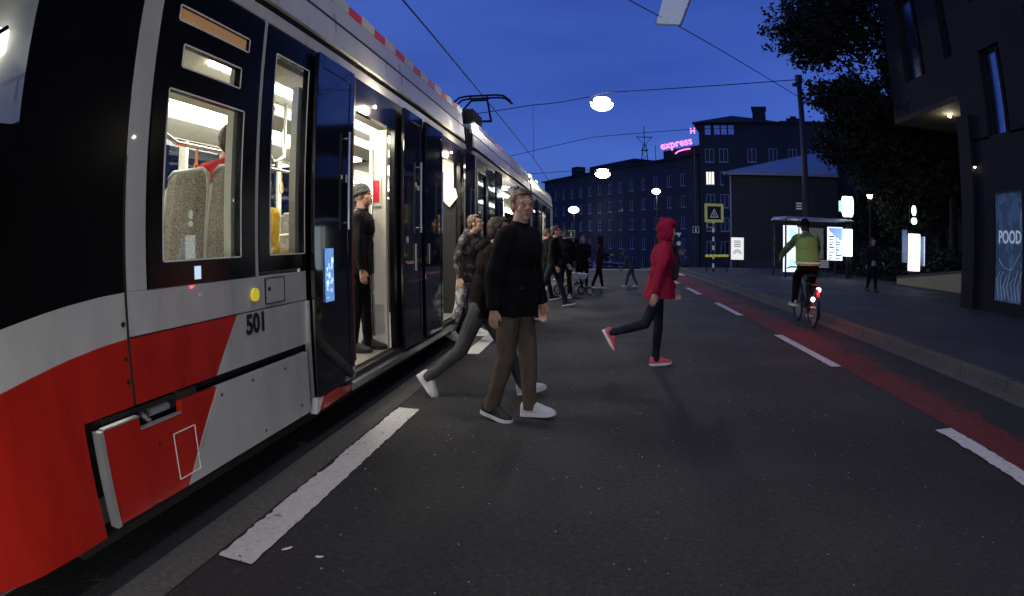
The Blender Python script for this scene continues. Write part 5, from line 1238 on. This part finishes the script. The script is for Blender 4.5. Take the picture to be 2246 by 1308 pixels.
# passenger in the first doorway
def quilting(root, sc_, K):
    mb = MB()
    for k in range(6):
        c = K['hip'] + K['up'] * (.02 + .085 * k); pts = [c + Vector((math.cos(q) * .199, math.sin(q) * .149, 0)) for q in [2 * math.pi * t / 22 for t in range(23)]]; mb.tube(pts, .004, 5, cap=False)
    me = mb.mesh('seams', 'rubber'); me.transform(sc_); place('quilt_seams', me, root)
person('passenger in dark beanie and padded jacket standing inside the first tram doorway', (-2.20, 5.42, .37), F(-80), 1.60, ((5, 3, 1), (-3, 4, 1)), ((-4, 5, 6), (2, 5, 8)), 'padded_black', 'black_cloth', 'shoe_black', hair=None, hat='beanie', lean=2, head=(-14, -14), vox=.008, coat_len=.12, seed=16, extras=quilting, sole='rubber', bulk=1.2)
person('passenger in red top standing beyond the patterned seat backs inside the tram', (-2.46, 3.56, .50), F(35), 1.78, ((2, 2, 1), (-2, 2, 1)), ((20, 20, 70), (5, 8, 20)), 'red_cloth', 'dark_jeans', 'shoe_black', hair='hair_brown', vox=.012, seed=17, head=(0, -10))
person('passenger in yellow jacket seen through the narrow window beside the tram door', (-2.56, 4.3, .37), F(150), 1.58, ((2, 2, 1), (-2, 2, 1)), ((20, 10, 50), (5, 8, 20)), 'yellow_cloth', 'black_cloth', 'shoe_black', hair='hair_brown', vox=.013, seed=18)
person('dark pedestrian carrying a small pale bag on the pavement between the two lit totems', (8.3, 16.75, .125), F(175), 1.60, ((10, 2, 1), (-10, 10, 1)), ((12, 12, 40), (-8, 10, 20)), 'charcoal', 'black_cloth', 'shoe_black', hair='hair_brown', vox=.015, coat_len=.30, seed=19, sole='rubber')
hbag = empty('handbag', (8.22, 16.5, .98), .2, label='small pale handbag held by the dark pedestrian on the pavement', cat='bag')
MB().loft([[(-.07, -.03, -.09), (.07, -.03, -.09), (.07, .03, -.09), (-.07, .03, -.09)], [(-.055, -.02, .06), (.055, -.02, .06), (.055, .02, .06), (-.055, .02, .06)]]).build('pouch', 'shoe_grey', hbag, bevel=.01); MB().tube([(-.04, 0, .06), (-.03, 0, .16), (.03, 0, .16), (.04, 0, .06)], .006, 6).build('handle', 'rubber', hbag)

# ---------------------------------------------------------------- cyclist and bicycle
bx, by = 3.80, 10.5
bike = empty('bicycle', (bx, by, .005), R(-4), label='bicycle with red rear light ridden along the kerb by the cyclist', cat='bicycle')
def wheel(y):
    w_ = MB(); pts = [(0, y + .335 * math.cos(t), .345 + .335 * math.sin(t)) for t in [2 * math.pi * k / 36 for k in range(37)]]
    w_.tube(pts, .018, 8, cap=False); o = w_.build('wheel', 'rubber', bike, smooth=True)
    s_ = MB()
    for k in range(16): t = 2 * math.pi * k / 16; s_.tube([(.02 * (-1) ** k, y, .345), (0, y + .315 * math.cos(t), .345 + .315 * math.sin(t))], .0022, 4)
    s_.tube([(-.05, y, .345), (.05, y, .345)], .022, 8); s_.build('spokes', 'edge_metal', o)
wheel(-.52); wheel(.54)
f = MB(); bb = (0, -.08, .30); st = (0, -.24, .80); ht = (0, .36, .86)
f.tube([bb, st], .018, 8).tube([bb, (0, .40, .68)], .022, 8).tube([(0, -.21, .72), ht], .018, 8).tube([(0, .40, .66), (0, .34, .98)], .02, 8)
for q in (-.05, .05): f.tube([(q * .4, -.08, .30), (q, -.52, .345)], .011, 6).tube([(q * .5, -.22, .74), (q, -.52, .345)], .010, 6).tube([(q * .7, .39, .68), (q, .54, .345)], .012, 6)
f.build('frame', 'iron', bike, smooth=True)
MB().tube([(-.30, .24, .98), (-.22, .34, 1.0), (.22, .34, 1.0), (.30, .24, .98)], .013, 8).build('handlebar', 'iron', bike, smooth=True)
MB().loft([[(-.075, -.38, .86), (.075, -.38, .86), (.075, -.38, .90), (-.075, -.38, .90)], [(-.03, -.14, .865), (.03, -.14, .865), (.03, -.14, .90), (-.03, -.14, .90)]]).tube([st, (0, -.25, .87)], .014, 8).build('saddle', 'rubber', bike, bevel=.01)
MB().box(-.07, .07, -.66, -.34, .735, .75).tube([(-.05, -.6, .74), (-.04, -.52, .36)], .006, 6).tube([(.05, -.6, .74), (.04, -.52, .36)], .006, 6).build('luggage_rack', 'iron', bike)
mg = [(0, -.52 + .375 * math.cos(t), .345 + .375 * math.sin(t)) for t in [R(40 + 12 * k) for k in range(15)]]
MB().loft([[(x, p[1], p[2]) for x in (-.03, .03)] + [(x, p[1] - .0, p[2] + .004) for x in (.03, -.03)] for p in mg]).build('mudguard', 'iron', bike)
ck = MB(); ck.tube([(.04, -.08, .30), (.055, -.20, .20)], .010, 6).tube([(-.04, -.08, .30), (-.055, .04, .40)], .010, 6).box(.055, .14, -.24, -.16, .185, .205).box(-.14, -.055, 0, .08, .39, .41).disc((.035, -.08, .30), .09, 'x', .006, 20); ck.build('pedal', 'iron', bike)
mat('red_lamp', (1, .1, .08), .3, emit=(1, .10, .08), estr=30)
rlp = MB().ell((.04, -.69, .66), (.050, .022, .042), 12).build('rear_light', 'red_lamp', bike, smooth=True)
MB().box(.0, .08, -.68, -.66, .62, .70).build('light_bracket', 'iron', bike)
point((.04, -.80, .66), 7.0, (1, .05, .04), .03, bike)
MB().ell((-.02, -.57, .49), (.042, .012, .042), 12).build('reflector', 'lamp_soft', bike, smooth=True)
def cyc_extra(root, sc_, K):
    j = MB(); up, hip, chest = K['up'], K['hip'], K['chest']
    j.ell(chest, (.218, .165, .19), 18); j.cap(K['A'][-1][0] + Vector((.05, 0, 0)), .085, K['A'][1][0] - Vector((.05, 0, 0)), .085); rg = []
    for t in (0, .5, 1):
        c = (hip + up * .30).lerp(hip + up * .0, t); rr = .210 + .022 * t; rg.append([c + Vector((math.cos(q) * rr, math.sin(q) * rr * .78, 0)) for q in [2 * math.pi * k / 20 for k in range(20)]])
    j.loft(rg); me = remesh(j, .010, 'hi_vis', 3, fold=.008, fscale=8, seed=4); me.transform(sc_); v = place('vest', me, root)
    mb = MB(); c = hip + up * .05; mb.tube([c + Vector((math.cos(q) * .240, math.sin(q) * .192, 0)) for q in [2 * math.pi * t / 24 for t in range(25)]], .012, 6, cap=False)
    me = mb.mesh('reflective_band', 'stripe_white'); me.transform(sc_); place('reflective_band', me, v)
cy = person('cyclist seen from behind in yellow green high visibility vest and dark trousers', (bx - .02, by - .18, 0), R(-2), 1.84, ((62, 62, 3), (30, 28, 3)), ((48, 22, 8), (48, 22, 8)), 'lime_sleeve', 'black_cloth', 'shoe_grey', hair='hair_brown', lean=20, vox=.010, seed=21, feet=(0, 8), head=(0, -12), coat_len=.0, extras=cyc_extra, hips_w=1.15, hat='black_cloth', bulk=1.1)
cy.location.z = .12
# stroller
stl = empty('stroller', (-.60, 16.1, 0), R(-60), label='pale and dark baby stroller standing in the crowd beside the tram', cat='stroller')
for x in (-.24, .24):
    for y_, r in ((-.3, .14), (.36, .10)):
        wh = MB().tube([(x, y_ + r * math.cos(t), r + .015 + r * math.sin(t)) for t in [2 * math.pi * k / 20 for k in range(21)]], .018, 6, cap=False).build('wheel', 'rubber', stl); MB().disc((x, y_, r + .015), r * .55, 'x', .02, 14).build('hub', 'edge_metal', wh)
MB().tube([(-.24, -.3, .16), (-.24, .05, .5), (-.24, -.42, 1.02)], .014, 8).tube([(.24, -.3, .16), (.24, .05, .5), (.24, -.42, 1.02)], .014, 8).tube([(-.24, .05, .5), (-.24, .36, .12)], .014, 8).tube([(.24, .05, .5), (.24, .36, .12)], .014, 8).tube([(-.24, -.42, 1.02), (.24, -.42, 1.02)], .018, 8).build('frame', 'bare_metal', stl)
MB().loft([[(-.2, -.18, .42), (.2, -.18, .42), (.2, .28, .42), (-.2, .28, .42)], [(-.22, -.24, .62), (.22, -.24, .62), (.22, .34, .58), (-.22, .34, .58)]]).build('seat', 'white_trim', stl, bevel=.03)
hp = []
for k in range(8):
    t = R(100 - k * 14); hp.append([(x, -.2 - .30 * math.cos(R(k * 15)) * .6 + .1, .60 + .42 * math.sin(R(20 + k * 12))) for x in (-.22, .22)] + [(x, -.16 - .30 * math.cos(R(k * 15)) * .6 + .1, .58 + .42 * math.sin(R(20 + k * 12))) for x in (.22, -.22)])
MB().loft(hp).build('hood', 'charcoal', stl)
# front of the vehicle that carries the camera (below and behind the picture)
vf = empty('car_bumper', (0, -.55, 0), label='dark front bumper with two lit headlights standing low on the road facing the crowd', cat='vehicle')
MB().loft([[(-.95, 0, .25), (-.95, 0, .85), (.95, 0, .85), (.95, 0, .25)], [(-.9, -.4, .25), (-.9, -.4, .95), (.9, -.4, .95), (.9, -.4, .25)]]).build('bumper', 'tram_black', vf, bevel=.04)
for x in (-.72, .72):
    MB().ell((x, .02, .66), (.14, .04, .08), 14).build('headlight', 'lamp_soft', vf, smooth=True)
    point((x, .10, .66), 64, (1, .94, .84), .06, vf, spot=118, name='headlight_beam', aim=(-.08, 1, -.02))
